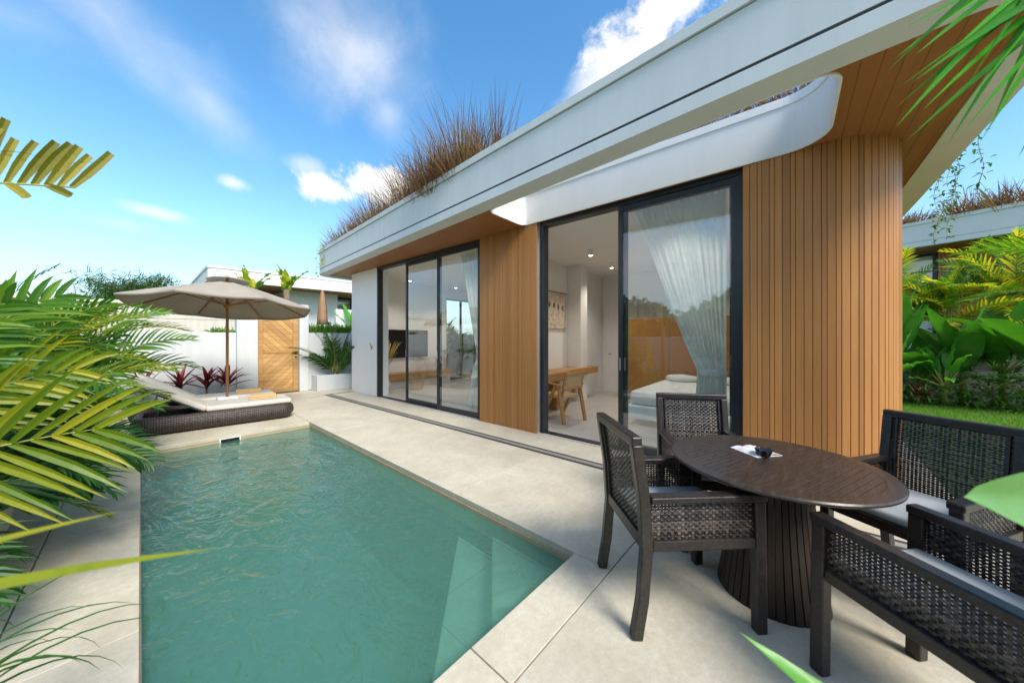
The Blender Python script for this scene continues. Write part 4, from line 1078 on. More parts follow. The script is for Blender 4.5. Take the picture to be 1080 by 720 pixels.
# ------------------------------------------------------------------ grass on the villa roof
def grass_tuft(mb, x, y, z, n, h, spread, rng, wide=.010):
    for i in range(n):
        a = rng.uniform(0, 6.28); r = rng.random()**.7; e = R(90-62*r*rng.uniform(.6, 1))
        blade(mb, (x+spread*.35*r*cos(a), y+spread*.35*r*sin(a), z), (cos(a)*cos(e), sin(a)*cos(e), sin(e)), (sin(a), cos(a), .2), h*rng.uniform(.55, 1.05), wide*rng.uniform(.6, 1.2), rng.uniform(.05, .75), 5, .2)
rl = random.Random(41)
cl = thing('fountain_grass', 'big brown fountain grass clump on the roof edge', 'ornamental grass', (3.30, 3.86, 3.555))
b = MB()
for i in range(17): grass_tuft(b, rl.gauss(0, .18), rl.gauss(0, .32), 0, 120, rl.uniform(.85, 1.3), .5, rl, .0105)
for i in range(7): grass_tuft(b, rl.gauss(0, .15), .75+rl.gauss(0, .22), 0, 110, rl.uniform(.7, .95), .45, rl, .0105)
b.build('blades', M['rooffl'], cl)
b = MB()
for i in range(100):
    y = 4.5+5.2*(i/99); k = (y-4.5)/5.2; x = 2.72+.046*y+.30+rl.uniform(-.04, .22)
    h = (1.05-.42*k)*rl.uniform(.75, 1.15); grass_tuft(b, x, y+rl.uniform(-.05, .05), 3.56, 46, h, .3, rl, .0115)
for i in range(90):   # behind the opening and over the rest of the roof
    x, y = rl.uniform(4.2, 5.6), rl.uniform(-.7, 3.2); grass_tuft(b, x, y, 3.56, 24, rl.uniform(.3, .55), .25, rl, .013)
for i in range(150):
    y = rl.uniform(-.6, 3.3); x = 4.05+.033*(2-y)+.14+rl.uniform(0, .2); grass_tuft(b, x, y, 3.56, 26, rl.uniform(.34, .62), .2, rl, .009)
for i in range(40):
    x, y = rl.uniform(4.2, 8.5), rl.uniform(3.4, 9.3); grass_tuft(b, x, y, 3.56, 20, rl.uniform(.3, .5), .3, rl, .014)
tag(b.build('roof_grass', M['rooffl']), 'brown and tan grass covering the villa roof behind the white edge', 'grass', kind='stuff')
# trailing vine strands at the far corner
vn = MB(); vl = MB()
for (x, y, l) in ((3.12, 9.55, .75), (3.13, 9.2, .5)):
    pts = [Vector((x-.05, y, 3.76-l*i/8*1.0+.03*sin(i))) + Vector((.02*sin(i*1.7), .03*cos(i), 0)) for i in range(9)]
    vn.tube(pts, .004, 4)
    for p in pts:
        for s_ in range(3): blade(vl, p, (rl.gauss(0, 1), rl.gauss(0, 1), rl.gauss(0, .4)), (0, 0, 1), .07, .04, .6, 3)
v_ = thing('trailing_vine', 'thin trailing vine hanging over the far corner of the roof edge', 'vine')
vn.build('stem', M['stem'], v_); vl.build('leaf', M['golden'], v_)

# ------------------------------------------------------------------ right side garden
def outline_bed(): pass
b = MB(); rl = random.Random(51)
for i in range(42000):
    x, y = 4.35+rl.random()**.9*7.0, rl.uniform(-5.2, -.97)
    a = rl.uniform(0, 6.28); h = rl.uniform(.025, .055); lx, ly = cos(a)*.004, sin(a)*.004
    dx, dy = rl.gauss(0, .02), rl.gauss(0, .02)
    b.add([(x-lx, y-ly, -.056), (x+lx, y+ly, -.056), (x+dx, y+dy, h-.02)], [(0, 1, 2)])
tag(b.build('lawn_grass', M['lawn']), 'short bright green lawn beyond the dining set', 'lawn', kind='stuff')
b = MB(); b.box(12.6, -9, -.06, 12.8, 3.5, 1.15); wall('garden_wall', 'low white garden wall behind the banana plants on the right', b, M['wallwhite'])
# dense dark ground cover under the plants
b = MB()
for i in range(5200):
    x, y = 11.1+rl.random()**1.2*1.4, rl.uniform(-5.5, 1.2); z = rl.random()*(.42 if x < 11.5 else .65)
    a = rl.uniform(0, 6.28); e = rl.uniform(-.3, 1.0)
    blade(b, (x, y, z-.05), (cos(a)*cos(e)-.2, sin(a)*cos(e), sin(e)), (0, 0, 1), rl.uniform(.08, .17), .045, .5, 2)
tag(b.build('ground_cover', M['shrub']), 'dense dark green ground cover along the edge of the lawn', 'ground cover', kind='stuff')

def banana(label, loc, leaves, seed, mat='broad', name='banana_plant', ll=(1.1, 1.5), ww=(.32, .46), sh=.5, el=(50, 82), droop=(.4, 1.0), az=(0, 360)):
    t = thing(name, label, 'plant', loc, 0, 'broad leaved plants in the right bed'); rng = random.Random(seed)
    b = MB(); b.tube([(0, 0, -.05), (.02, 0, sh*.5), (.0, .02, sh)], [.07, .055, .045], 10); b.build('stem', M['stem'], t, smooth=True)
    for i in range(leaves):
        a = R(az[0]+(az[1]-az[0])*(i+rng.random())/leaves); e = R(rng.uniform(*el)); d = Vector((cos(a)*cos(e), sin(a)*cos(e), sin(e)))
        base = Vector((0, 0, sh*.8)); st = rng.uniform(.25, .5); L_ = rng.uniform(*ll)
        b = MB(); broad_leaf(b, base+d*st, d, L_, rng.uniform(*ww), rng.uniform(*droop), wave=.018, rng=rng)
        o = b.build('leaf', M[mat], t, smooth=True)
        b = MB(); b.tube([base, base+d*st*.5, base+d*(st+.03)], [.02, .015, .012], 6); b.build('leaf_stalk', M['stem'], o)
    return t
banana('tall narrow banana plant beside the cladding corner', (11.9, -1.55, 0), 8, 61, ll=(1.1, 1.45), ww=(.30, .40), sh=1.0, el=(62, 86))
banana('wide leaved banana plant in the middle of the right bed', (12.0, -2.5, 0), 10, 62, ll=(1.0, 1.4), sh=.7)
banana('largest banana plant with broad leaves leaning left on the right bed', (11.8, -3.5, 0), 10, 63, ll=(1.3, 1.75), ww=(.46, .62), sh=.9, el=(35, 80))
banana('glossy low ginger plant at the lawn edge of the right bed', (11.5, -2.15, 0), 14, 64, 'bright', 'ginger_plant', (.45, .75), (.10, .15), .45, (20, 85), (.4, 1.1))
banana('second banana plant at the far right under the palm fronds', (11.8, -4.6, 0), 8, 65, ll=(1.1, 1.5), ww=(.4, .5), sh=.7, el=(35, 80))
banana('leaning banana plant with broad leaves low behind the ginger', (12.1, -1.95, 0), 9, 66, ll=(.8, 1.2), ww=(.32, .44), sh=.4, el=(25, 75))
banana('banana plant with upright leaves between the two biggest ones', (12.2, -3.05, 0), 9, 67, ll=(1.1, 1.5), ww=(.36, .5), sh=.8, el=(45, 85))
banana('bright ginger plant at the foot of the largest banana plant', (11.4, -3.3, 0), 14, 68, 'bright', 'ginger_plant', (.4, .65), (.09, .13), .35, (20, 85), (.4, 1.1))
banana('tall ginger plant with arching leaves between lawn edge and white wall', (11.45, -4.0, 0), 16, 69, 'bright', 'ginger_plant', (.6, .95), (.10, .14), .6, (25, 85), (.5, 1.2))
banana('slender ginger plant close to the cladding corner', (11.6, -1.45, 0), 14, 71, 'bright', 'ginger_plant', (.5, .8), (.09, .13), .6, (25, 85), (.5, 1.2))
rg = random.Random(70); GG = 'golden cane palms behind the right bed'
for i, (x, y, h, lab) in enumerate(((12.95, -1.55, 2.3, 'golden palm left most above the white wall by the cladding'), (12.95, -2.45, 2.4, 'yellow golden palm above the tall ginger'), (13.0, -3.4, 2.5, 'orange tinged golden palm behind the largest banana plant'), (13.0, -4.5, 2.6, 'golden palm at the right edge of the photo'), (13.3, -.9, 2.1, 'golden palm hidden partly by the villa corner'))):
    palm('golden_palm', lab, (x, y, -.05), auto_fronds(30, rg, 0, 360, (10, 80), (1.0, 1.5), (.7, 1.4), (.3, .45), (.035, .05), (16, 20), (h-.6, h+.2), mats=[M['golden'], M['golden'], M['areca']]), M['golden'], 6, GG, seed=80+i, sh=h)
for i, (x, y, lab) in enumerate(((11.35, -1.75, 'dark red bromeliad at the foot of the banana beside the cladding'), (11.4, -3.75, 'red bromeliad among ground cover below the largest banana plant'))):
    t = thing('bromeliad', lab, 'plant', (x, y, .1), 0, 'red bromeliads in the right bed'); b = MB()
    for k in range(34):
        a = rl.uniform(0, 6.28); e = rl.uniform(.2, 1.2); blade(b, (0, 0, .05), (cos(a)*cos(e), sin(a)*cos(e), sin(e)), (0, 0, 1), rl.uniform(.3, .5), .05, .7, 5)
    b.build('leaf', M['red'], t)
    b = MB(); b.lathe([(.03, -.1), (.05, .06)], 8); b.build('stem', M['bark'], t)
for i, (x, y, lab) in enumerate(((11.45, -2.75, 'fan leaved rhapis palm low in the middle of the right bed'), (11.4, -4.4, 'fan leaved rhapis palm low at the right edge'))):
    t = thing('fan_palm', lab, 'palm', (x, y, 0), 0, 'low fan palms in the right bed')
    b = MB(); b.tube([(0, 0, -.05), (0, 0, .4)], [.025, .02], 7); b.build('stem', M['bark'], t)
    for k in range(9):
        a = R(40*k+rl.uniform(-15, 15)); e = rl.uniform(.3, 1.1); d = Vector((cos(a)*cos(e), sin(a)*cos(e), sin(e))); c = Vector((0, 0, .35))+d*rl.uniform(.3, .5)
        mr = MB(); mr.tube([(0, 0, .35), c], .006, 5); mb = MB(); side = d.cross(Vector((0, 0, 1))).normalized()
        for q in range(11):
            th = R(-85+17*q); blade(mb, c, d*cos(th)+side*sin(th), (0, 0, 1), rl.uniform(.26, .34), .035, .7, 3)
        o = mb.build('frond', M['areca_dark'], t); mr.build('leaf_stalk', M['stem'], o)

# neighbouring villa on the right
nd = Vector((.284, .959)); ang = math.atan2(nd.y, nd.x)
nv = thing('neighbour_villa', 'neighbouring white roofed villa with timber wall beyond the right garden', 'villa', (15.9, -4.3, 0), ang)   # local x along its eave (away), y left; the house lies at negative y
b = MB(); e1 = [(-6, -9), (12, -9), (12, 0), (-6, 0)]
b.sweep(rounded(e1, [.4]*4, 6), [(-.3, 4.32), (0, 4.30), (0, 4.43), (-.02, 4.44), (-.02, 4.46), (0, 4.47), (0, 5.0), (.03, 5.0), (.03, 5.1), (-.3, 5.1)]); recalc(b.build('roof', M['fascia'], nv))
b = MB(); b.prism(offset_loop(rounded(e1, [.4]*4, 6), -.29), 4.33, 4.36); b.build('soffit', M['soffit'], nv)
b = MB(); b.prism(offset_loop(rounded(e1, [.4]*4, 6), -.29), 4.90, 4.95); b.build('roof_soil', M['soil'], nv)
b = MB(); b.box(1.6, -8, 0, 11, -1.6, 4.33); b.box(-5, -8, 0, -1.2, -1.4, 4.33); b.build('wall', M['white'], nv)
b = MB()
b.box(-1.2, -1.6, 0, 1.6, -1.53, 4.33)
for i in range(40): b.box(-1.2+i*.07, -1.52, 0, -1.2+i*.07+.062, -1.46, 4.33)
b.build('cladding', M['clad'], nv)
b = MB(); b.box(1.62, -1.6, 0, 1.72, -1.52, 4.3); b.box(3.3, -1.6, 0, 3.4, -1.52, 4.3); b.box(1.72, -1.6, 4.2, 3.3, -1.52, 4.3); wf = b.build('window', M['black'], nv)
b = MB(); b.box(1.72, -1.58, 0, 3.3, -1.57, 4.2); b.build('pane', M['glass'], wf)
b = MB(); rl = random.Random(77)
for i in range(170):
    u = rl.uniform(-5.5, 11.5); q = -.12-rl.random()**2*1.2; p = Vector((15.9, -4.3, 0))+Vector((nd.x*u-nd.y*q*1.0, nd.y*u+nd.x*q, 0))
    h = rl.uniform(.5, .75)+(.5*math.exp(-((u-.6)/1.0)**2)); grass_tuft(b, p.x, p.y, 4.93, 34, h, .35, rl, .026)
tag(b.build('neighbour_roof_grass', M['rooffl']), 'brown grass growing along the roof of the right hand neighbouring villa', 'grass', kind='stuff')
b = MB(); b.tube([(12.9+.0*i, 2.4-.75*i, 3.05+.002*(i-6)**2) for i in range(13)], .012, 5)
tag(b.build('overhead_cable', M['black']), 'thin black cable strung across the right garden', 'cable')

# vine hanging from the eave on the right
vn, vl = MB(), MB(); rl = random.Random(90)
for k, (y, x, l) in enumerate(((-1.16, 6.35, .50), (-1.17, 6.05, .62), (-1.16, 5.9, .30), (-1.15, 5.7, .22), (-1.18, 5.2, .42), (-1.17, 6.6, .55))):
    pts = [Vector((x+.03*sin(i*1.3+k), y+.02*cos(i*1.1), 3.72-(l+.55)*i/12)) for i in range(13)]; vn.tube(pts, .003, 4)
    for i, p in enumerate(pts):
        if i < 4: continue
        for s_ in range(4): blade(vl, p+Vector((rl.gauss(0, .025), rl.gauss(0, .02), rl.gauss(0, .02))), (rl.gauss(0, 1), rl.gauss(0, 1), rl.gauss(-.3, .4)), (0, 0, 1), rl.uniform(.035, .06), .026, .6, 3)
v_ = thing('hanging_vine', 'delicate green vine hanging from the right roof edge against the sky', 'vine')
vn.build('stem', M['stem'], v_); vl.build('leaf', M['areca_dark'], v_)

# fan palm standing to the right of the camera: its frond hangs in at the upper right
fp = thing('fan_leaf_palm', 'green palm frond hanging in at the upper right corner', 'palm', (2.35, -1.75, 0))
b = MB(); b.tube([(0, 0, -.05), (.0, .05, 1.2), (-.05, .12, 2.35)], [.11, .09, .075], 12); b.build('trunk', M['bark'], fp, smooth=True)
mb, mr = MB(), MB(); hub = Vector((-.38, 1.0, 2.62)); mr.tube([(-.05, .12, 2.3), (-.22, .55, 2.62), hub], [.016, .013, .010], 7)
rl = random.Random(14)
mb, mr = MB(), MB()
h0, h1 = Vector((-.38, .98, 2.50)), Vector((-.48, 1.12, 2.64)); mr.tube([(-.05, .12, 2.3), (-.22, .55, 2.55), h0, h1], [.018, .014, .011, .006], 7)
FP = Vector((2.35, -1.75, 0))
tips = [(1.411, -0.215, 2.326), (1.388, -0.189, 2.242), (1.439, -0.18, 2.199), (1.337, -0.155, 2.117), (1.342, -0.172, 2.062), (1.446, -0.181, 2.061), (1.358, -0.172, 1.969), (1.48, -0.21, 1.974), (1.462, -0.235, 2.039), (1.404, -0.247, 1.915), (1.574, -0.301, 1.969), (1.476, -0.306, 1.953), (1.625, -0.367, 1.968), (1.555, -0.374, 2.001), (1.545, -0.408, 1.875), (1.538, -0.421, 1.953), (1.441, -0.27, 2.154), (1.494, -0.318, 2.086), (1.454, -0.26, 2.254), (1.459, -0.291, 2.255), (1.521, -0.352, 2.155), (1.347, -0.197, 2.068), (1.49, -0.237, 2.103), (1.398, -0.213, 2.167)]
for i, tp_ in enumerate(tips):
    a = h0.lerp(h1, (i*7 % 24)/23); c = Vector(tp_)-FP
    long_blade(mb, a, c, rl.uniform(.024, .034), rl.uniform(.015, .06), 9, (-.9+rl.gauss(0, .3), .15+rl.gauss(0, .3), -.4+rl.gauss(0, .3)))
fo = mb.build('frond', M['fanleaf'], fp); mr.build('rachis', M['stem'], fo, smooth=True)
palm('areca_palm', 'palm with grey green fronds reaching in from the right edge over the lawn', (6.3, -2.75, -.05), [(125, 14, 1.9, .55, .48, .03, 30, 1.75), (140, 35, 1.7, .9, .45, .03, 28, 1.8), (100, 40, 1.6, .9, .45, .03, 28, 1.8), (160, 50, 1.6, .9, .45, .03, 28, 1.7), (60, 50, 1.6, .9, .45, .03, 28, 1.7), (-30, 50, 1.6, .9, .45, .03, 28, 1.7), (230, 50, 1.6, .9, .45, .03, 28, 1.7)], M['areca'], 5, 'palms on the lawn', seed=95, sh=1.7)

fg = thing('broad_leaf_plant', 'out of focus broad green leaves close to the camera at the right edge', 'plant', (1.06, -.62, 0))
b = MB(); b.tube([(0, 0, 0), (.02, .03, .5), (.10, .21, 1.065)], [.018, .014, .008], 8); st_ = b.build('stem', M['stem'], fg, smooth=True)
b = MB(); broad_leaf(b, (.10, .21, 1.06), (-.60, .72, .32), .27, .13, .35, up=(-.745, -.667, .45), wave=.004, fold=.2, seg=12); b.build('leaf', M['soft_leaf'], fg, smooth=True)
b = MB(); long_blade(b, (-.03, .05, .22), (-.105, .745, .70), .13, .05, 10, (-.3, -.5, .8)); b.build('leaf', M['bright'], fg, smooth=True)
b = MB(); broad_leaf(b, (.03, .10, .8), (.7, -.4, .5), .4, .13, .8, wave=.004); b.build('leaf', M['broad'], fg, smooth=True)

# ------------------------------------------------------------------ behind the back wall
b = MB(); b.box(-4.5, 12.4, 0, 3.05, 12.6, 2.25); b.box(-4.55, 12.35, 2.253, 3.1, 12.65, 2.33)
for i in range(5): b.box(-4.5, 12.388, .32+.4*i, 3.05, 12.3985, .32+.4*i+.385)
wall('boundary_wall', 'cream block boundary wall beyond the garden wall', b, M['cream'], .004)
bv = thing('background_villa', 'low white villa with thin flat roof behind the gate', 'villa', (0, 0, 0))
b = MB()
rl_ = rounded([(1.6, 15.9), (6.2, 15.6), (11, 16.4), (11, 26), (1.6, 26)], [.2, .5, .3, .2, .2], 6)
b.sweep(rl_, [(-.3, 3.52), (0, 3.50), (0, 3.93), (.03, 3.94), (.03, 4.02), (-.3, 4.02)]); recalc(b.build('roof', M['white'], bv))
b = MB(); b.prism(offset_loop(rl_, -.29), 3.53, 3.56); b.build('soffit', M['soffit'], bv)
b = MB(); b.prism(offset_loop(rl_, -.29), 3.9, 3.93); b.build('roof_soil', M['soil'], bv)
b = MB(); b.box(4.3, 17.0, 0, 6.35, 24, 3.52); b.box(1.9, 17.6, 0, 4.297, 24, 2.9); b.box(6.353, 17.9, 0, 10.8, 24, 2.3); b.build('wall', M['white'], bv)
b = MB(); b.box(6.36, 17.9, 2.3, 10.8, 17.95, 2.4); b.box(6.36, 17.9, 3.4, 10.8, 17.95, 3.5)
for x in (6.36, 7.3, 8.3, 9.3): b.box(x, 17.9, 2.4, x+.09, 17.95, 3.4)
wf = b.build('window', M['black'], bv)
b = MB(); b.box(6.4, 17.92, 2.4, 10.8, 17.93, 3.4); b.box(1.95, 17.85, 2.92, 4.29, 17.86, 3.5); b.build('pane', M['glass'], wf)
b = MB(); b.box(5.4, 14.6, 0, 9.0, 14.8, 2.62); wall('courtyard_wall', 'plain white courtyard wall in front of the villa windows behind the gate', b, M['white'])
fu = thing('closed_parasol', 'closed brown parasol standing behind the right gate pillar', 'parasol', (4.75, 14.2, 0))
b = MB(); b.tube([(0, 0, 0), (0, 0, 3.3)], .03, 8); b.build('pole', M['pole'], fu)
b = MB(); b.lathe([(.16, 1.95), (.15, 2.2), (.12, 2.7), (.05, 3.22), (.01, 3.3)], 12)
for v in b.v: v.x *= 1+.25*cos(6*math.atan2(v.y, v.x)); v.y *= 1+.25*cos(6*math.atan2(v.y, v.x))
b.build('canopy', mat_fabric('closed_canvas', (.36, .21, .12)), fu, smooth=True)
b = MB(); b.box(-.25, -.25, 0, .25, .25, .1); b.build('base', M['concrete'], fu, bevel=.02)
for i, (x, y, h, lab) in enumerate(((2.55, 14.4, 3.25, 'small yellowing travellers palm left of the roof behind the gate'), (3.55, 14.2, 3.5, 'taller brown tipped travellers palm in front of the villa roof behind the gate'))):
    t = thing('banana_palm', lab, 'palm', (x, y, 0), 0, 'palms in front of the background villa'); rl = random.Random(100+i)
    b = MB(); b.tube([(0, 0, 0), (.02, 0, h*.5), (0, 0, h-.3)], [.12, .10, .09], 10); b.build('trunk', M['bark'], t, smooth=True)
    for k in range(7):
        a = R(51*k+rl.uniform(-20, 20)); e = rl.uniform(.9, 1.45); d = Vector((cos(a)*cos(e), sin(a)*cos(e), sin(e)))
        b = MB(); broad_leaf(b, (0, 0, h-.4), d, rl.uniform(.7, 1.15), rl.uniform(.22, .34), rl.uniform(.3, .9), wave=.05, rng=rl); b.build('frond', M['golden' if k % 2 else 'areca'], t)
rl = random.Random(110); b = MB()
for i in range(160):
    x = rl.uniform(2.0, 9.5); grass_tuft(b, x, 16.3+rl.uniform(0, .8), 3.93, 10, rl.uniform(.12, .32), .3, rl, .03)
tag(b.build('far_roof_planting', M['shrub']), 'thin dark planting on the roof of the villa behind the gate', 'planting', kind='stuff')
banana('banana plant in front of the dark windows of the villa behind the gate', (5.9, 14.1, 0), 7, 112, 'bright', ll=(.9, 1.2), sh=2.0, ww=(.2, .3)).__setitem__('group', 'plants behind the gate')

def tree(name, label, loc, h, rad, n, size, mat, seed, group=None, trunk=.12, lumps=9, squash=.8, elong=1.6):
    t = thing(name, label, 'tree', loc, 0, group); rng = random.Random(seed)
    b = MB(); top = Vector((rng.uniform(-.2, .2), rng.uniform(-.2, .2), h*.62)); b.tube([(0, 0, -.05), top*.5+Vector((.05, .03, 0)), top], [trunk, trunk*.75, trunk*.45], 9)
    for k in range(7):
        a = rng.uniform(0, 6.28); q = top*rng.uniform(.55, 1); e = q+Vector((cos(a)*rad*.6, sin(a)*rad*.6, rng.uniform(.1, .32)*h)); b.tube([q, q.lerp(e, .5)+Vector((0, 0, .08*h)), e], [trunk*.4, trunk*.28, trunk*.1], 6)
    b.build('trunk', M['bark'], t, smooth=True)
    b = MB(); leafcloud(b, (0, 0, h*.72), (rad, rad, h*.32), n, size, rng, lumps=lumps, elong=elong); b.build('crown', M[mat], t)
    return t
# feathery tree far behind
t = thing('feathery_tree', 'feathery dark green tree rising behind the left palms', 'tree', (-.25, 19.5, 0)); rl = random.Random(120)
b = MB(); b.tube([(0, 0, 0), (.1, 0, 2.0), (0, 0, 3.6)], [.2, .15, .06], 10)
ends = []
for k in range(26):
    a = rl.uniform(0, 6.28); z0 = rl.uniform(1.4, 3.2); e = Vector((cos(a)*rl.uniform(.6, 1.7), sin(a)*rl.uniform(.6, 1.7), z0+rl.uniform(.3, 1.0))); b.tube([(0, 0, z0), Vector((0, 0, z0)).lerp(e, .5)+Vector((0, 0, .15)), e], [.05, .035, .012], 5); ends.append((Vector((0, 0, z0)), e))
b.build('trunk', M['bark'], t, smooth=True)
b = MB()
for i in range(9000):
    a, e = rl.choice(ends); p = a.lerp(e, rl.uniform(.35, 1.05))+Vector((rl.gauss(0, .22), rl.gauss(0, .22), rl.gauss(0, .18)))
    p.z = min(p.z, 4.1-.22*(p.x*p.x)**.9)
    blade(b, p, (rl.gauss(0, 1), rl.gauss(0, 1), rl.gauss(.5, .7)), (rl.random(), rl.random(), 1), rl.uniform(.22, .40), .03, .6, 2)
b.build('crown', M['treeleaf'], t)

# the garden on the far side of the pool: wall and trees (they stand in the window reflections)
b = MB(); b.box(-3.0, -12, 0, -2.8, 10.1, 1.45); wall('garden_wall', 'long white garden wall behind the left palm bed', b, M['wallwhite'])
TG = 'leafy trees beyond the left garden wall'
for i, (x, y, h, r, s) in enumerate(((-6.2, -3.5, 2.9, 1.6, 1), (-5.6, -1.2, 2.6, 1.4, 2), (-6.5, .8, 3.2, 1.7, 3), (-5.8, 2.9, 2.5, 1.4, 4), (-6.3, 4.9, 3.0, 1.6, 9), (-6.6, 7.3, 2.8, 1.7, 5), (-6.0, -6.0, 3.2, 1.8, 6), (-7.0, -9.5, 3.4, 2.1, 7), (-7.5, 12.5, 2.6, 1.7, 8))):
    tree('garden_tree', 'leafy green tree beyond the long left garden wall', (x, y, 0), h, r, 2600, .17, 'treeleaf', 130+s, TG)
for i, (x, y, h, lab) in enumerate(((-2.25, -5.5, 2.3, 'rounded shrub in the left bed farthest behind the camera'), (-2.3, -3.6, 2.5, 'tall leafy shrub in the left bed behind the camera'), (-2.2, -1.9, 2.2, 'leafy shrub in the left bed level with the dining table'), (-2.3, -.3, 2.6, 'largest leafy shrub in the left bed beside the camera'), (-2.2, 1.2, 2.3, 'leafy shrub in the left bed level with the near pool edge'))):
    tree('garden_shrub', lab, (x, y, 0), h, .95, 1500, .13, 'treeleaf', 170+i, 'shrubs in the left bed', .05)
b = MB(); rl = random.Random(140)
for i in range(5000):
    x, y = rl.uniform(-2.75, -1.0), rl.uniform(-5, 10); z = rl.random()*.5
    if -1.15 < x and 1 < y < 5: continue
    a = rl.uniform(0, 6.28); e = rl.uniform(-.2, 1.1); blade(b, (x, y, z-.06), (cos(a)*cos(e), sin(a)*cos(e), sin(e)), (0, 0, 1), rl.uniform(.12, .28), .05, .6, 2)
tag(b.build('bed_ground_cover', M['shrub']), 'dark low ground cover filling the bed under the left palms', 'ground cover', kind='stuff')

# plants behind the villa seen through the living room window
banana('banana plant outside the living room back window', tuple(to_world(3.7, 8.3)), 9, 150, 'broad', ll=(1.1, 1.5), sh=.6).__setitem__('group', 'plants behind the villa')

rg = random.Random(160)
for i, (x, y, lab) in enumerate(((3.2, 8.0, 'leafy palm outside the living room back window on the left'), (4.4, 7.9, 'leafy palm outside the living room back window on the right'))):
    q = to_world(x, y); palm('garden_palm', lab, (q[0], q[1], 0), auto_fronds(16, rg, 0, 360, (30, 82), (1.0, 1.5), bh=(.4, 1.0)), M['areca_dark'], 5, 'plants behind the villa', seed=161+i, sh=1.0)
# ------------------------------------------------------------------ sky, sun, camera
YAW = R(48.16)
def build_world(strength=.10):
    w = bpy.data.worlds.new('World'); SC.world = w; w.use_nodes = True; nt = w.node_tree; nt.nodes.clear()
    out = nt.nodes.new('ShaderNodeOutputWorld'); bg = N(nt, 'ShaderNodeBackground', Strength=strength)
    sky = nt.nodes.new('ShaderNodeTexSky'); sky.sky_type = 'NISHITA'; sky.sun_disc = False
    sky.sun_elevation = SUN_EL; sky.sun_rotation = SUN_AZ; sky.air_density = 1.0; sky.dust_density = .6; sky.ozone_density = 1.6
    hs = N(nt, 'ShaderNodeHueSaturation', Saturation=SKY_SAT, Hue=SKY_HUE, Value=SKY_VAL); L(nt, sky.outputs[0], hs.inputs['Color'])
    tc = nt.nodes.new('ShaderNodeTexCoord'); V = tc.outputs['Generated']
    sx = nt.nodes.new('ShaderNodeSeparateXYZ'); L(nt, V, sx.inputs[0])
    az = mth(nt, 'ARCTAN2', sx.outputs[0], sx.outputs[1]); el = mth(nt, 'ARCSINE', sx.outputs[2])
    nA = noise(nt, V, 5.0, 7, .6, .3); nB = noise(nt, V, 13.0, 8, .62, .2); nC = noise(nt, V, 2.3, 6, .6, .6)
    total = None
    # (azimuth deg, elevation deg, half width, half height, tilt deg, roughness of the edge, sharpness, density)
    for (a, e, wa, we, tl, k, sh, den) in CLOUDS:
        da = mth(nt, 'SUBTRACT', az, R(a)); de = mth(nt, 'SUBTRACT', el, R(e))
        da = mth(nt, 'MULTIPLY', da, cos(R(e)))
        c_, s_ = cos(R(tl)), sin(R(tl))
        p = mth(nt, 'DIVIDE', mth(nt, 'ADD', mth(nt, 'MULTIPLY', da, c_), mth(nt, 'MULTIPLY', de, s_)), R(wa))
        q = mth(nt, 'DIVIDE', mth(nt, 'SUBTRACT', mth(nt, 'MULTIPLY', de, c_), mth(nt, 'MULTIPLY', da, s_)), R(we))
        r = mth(nt, 'SQRT', mth(nt, 'ADD', mth(nt, 'MULTIPLY', p, p), mth(nt, 'MULTIPLY', q, q)))
        nn = mth(nt, 'ADD', mth(nt, 'MULTIPLY', nA, .45), mth(nt, 'MULTIPLY', nB, .55)) if sh > 1.5 else mth(nt, 'ADD', mth(nt, 'MULTIPLY', nC, .55), mth(nt, 'MULTIPLY', nA, .45))
        val = mth(nt, 'ADD', mth(nt, 'SUBTRACT', 1, r), mth(nt, 'MULTIPLY', mth(nt, 'SUBTRACT', nn, .5), k*2.2))
        ss = N(nt, 'ShaderNodeMapRange', interpolation_type='SMOOTHSTEP'); L(nt, mth(nt, 'MULTIPLY', val, sh*.8), ss.inputs[0]); mk = mth(nt, 'MULTIPLY', ss.outputs[0], den)
        total = mk if total is None else mth(nt, 'MAXIMUM', total, mk)
    # scattered cloud over the rest of the dome
    fx = mth(nt, 'ADD', mth(nt, 'MULTIPLY', sx.outputs[0], sin(YAW)), mth(nt, 'MULTIPLY', sx.outputs[1], cos(YAW)))
    behind = ramp(nt, fx, [(.0, (1, 1, 1)), (.28, (0, 0, 0))])
    gen = ramp(nt, mth(nt, 'ADD', mth(nt, 'MULTIPLY', nC, .7), mth(nt, 'MULTIPLY', nA, .3)), [(.46, (0, 0, 0)), (.60, (1, 1, 1))])
    total = mth(nt, 'MAXIMUM', total, mth(nt, 'MULTIPLY', mth(nt, 'MULTIPLY', gen, behind), .85))
    hz = mth(nt, 'MULTIPLY', mth(nt, 'POWER', mth(nt, 'SUBTRACT', 1, mth(nt, 'ABSOLUTE', sx.outputs[2])), 5.5), HAZE_K)
    skyc = mixc(nt, hz, hs.outputs[0], HAZE_C)
    shade = ramp(nt, nB, [(.3, tuple(.80*c for c in CLOUD_C)), (.7, CLOUD_C)])
    sv = N(nt, 'ShaderNodeVectorMath', operation='SCALE', Scale=CLOUD_L); L(nt, shade, sv.inputs[0])
    fin = mixc(nt, total, skyc, sv.outputs[0])
    L(nt, fin, bg.inputs[0]); L(nt, bg.outputs[0], out.inputs[0])
SUN_EL = R(46); SUN_DIR = Vector((-.18, -1.0)).normalized(); SUN_AZ = math.atan2(SUN_DIR.x, SUN_DIR.y)
SKY_SAT, SKY_HUE, SKY_VAL = 1.26, .492, 1.08
HAZE_K, HAZE_C = .92, (2.3, 3.1, 3.65)
CLOUD_C, CLOUD_L = (1.0, 1.0, 1.0), 4.6
def pix(px, py):
    u = (px-540)/351; return 48.16+math.degrees(math.atan(u)), math.degrees(math.atan((357-py)/351*cos(math.atan(u))))
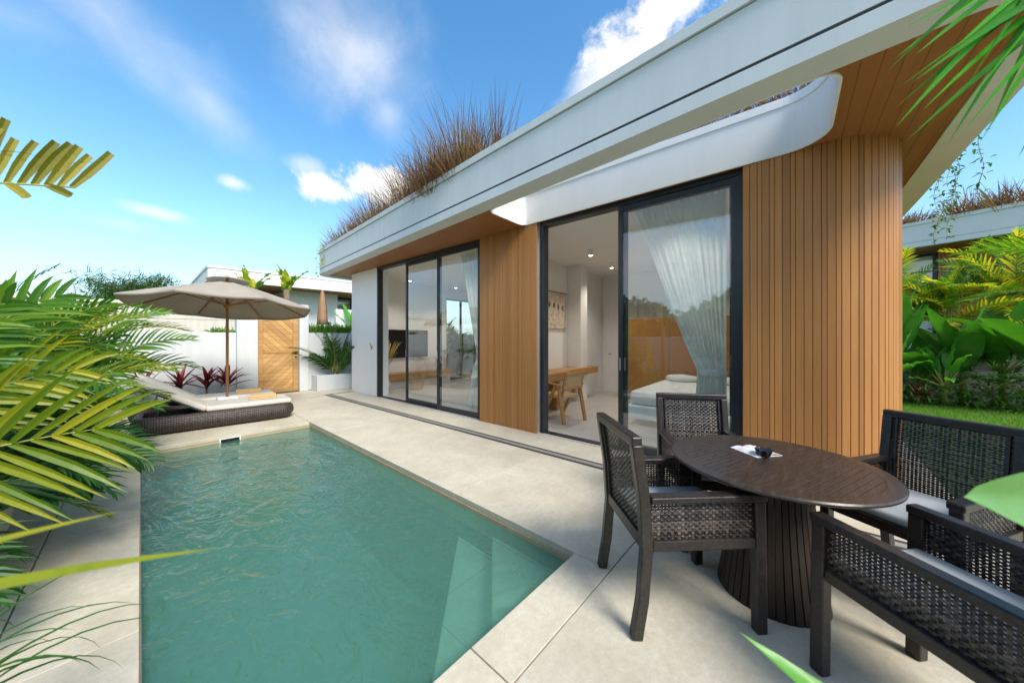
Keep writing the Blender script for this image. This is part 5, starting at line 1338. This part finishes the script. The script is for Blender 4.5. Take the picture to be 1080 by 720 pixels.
def cloud(az_, el_, w_, h_, t_, k, sh, den): return (az_, el_, w_, h_, t_, k, sh, den)
CLOUDS = [
    cloud(-2.5, 31.5, 11, 4.8, -22, 1.8, .60, .50),     # wispy streak high on the left
    cloud(5.5, 27.5, 8, 3.4, -42, 1.7, .6, .45),
    cloud(-9, 28, 9, 4.0, 10, 1.8, .6, .40),
    cloud(22.5, 38, 13, 9.0, -28, 1.0, .85, .84),       # broad soft cloud near the top
    cloud(27.5, 32.5, 6, 5.6, -60, 1.1, .75, .66),
    cloud(25.0, 22.6, 6.8, 3.4, 6, 1.9, 2.2, .96),      # bright cumulus beside the roof grass
    cloud(19.5, 21.4, 5.8, 2.5, 0, 1.9, 1.9, .92),
    cloud(8.2, 19.7, 2.0, 1.1, 0, 2.4, 1.1, .75),
    cloud(16.5, 23.8, 2.8, 1.5, 0, 2.2, 1.0, .50),
    cloud(1.2, 14.5, 4.4, 1.15, -4, .9, 1.3, .66),      # flat lens cloud on the left
    cloud(-1.5, 12.6, 4.5, 1.4, 0, 1.8, .8, .42),
    cloud(70, 40, 8.5, 5.0, 35, 2.0, 1.8, .95),         # bank behind the roof edge
    cloud(62, 36, 7, 3.4, 30, 2.0, 1.3, .8),
]
build_world(.10)
sl = bpy.data.lights.new('sun', 'SUN'); sl.energy = 1.8; sl.angle = R(24); sl.color = (1, .94, .84)
so = bpy.data.objects.new('sun', sl); COL.objects.link(so)
dv = Vector((SUN_DIR.x*cos(SUN_EL), SUN_DIR.y*cos(SUN_EL), sin(SUN_EL)))
so.rotation_euler = dv.to_track_quat('Z', 'Y').to_euler(); so.location = (0, 0, 30)

cam = bpy.data.cameras.new('camera'); co = bpy.data.objects.new('camera', cam); COL.objects.link(co)
cam.sensor_width = 36; cam.lens = 351/1080*36; cam.clip_end = 500; cam.clip_start = .02; cam.shift_y = -3/1080
co.location = (0, 0, 1.4); co.rotation_euler = (R(90), 0, -YAW)
cam.dof.use_dof = True; cam.dof.focus_distance = 4.2; cam.dof.aperture_fstop = 2.2
SC.camera = co
SC.view_settings.view_transform = 'Standard'; SC.view_settings.look = 'None'; SC.view_settings.gamma = 1; SC.view_settings.use_curve_mapping = False
SC.view_settings.exposure = 1.5
SC.render.engine = 'CYCLES'
cy = SC.cycles
cy.use_denoising = True
try: cy.denoiser = 'OPENIMAGEDENOISE'
except Exception: pass
cy.max_bounces = 10; cy.diffuse_bounces = 5; cy.glossy_bounces = 4; cy.transmission_bounces = 4; cy.transparent_max_bounces = 16
cy.caustics_reflective = False; cy.caustics_refractive = False; cy.sample_clamp_indirect = 6
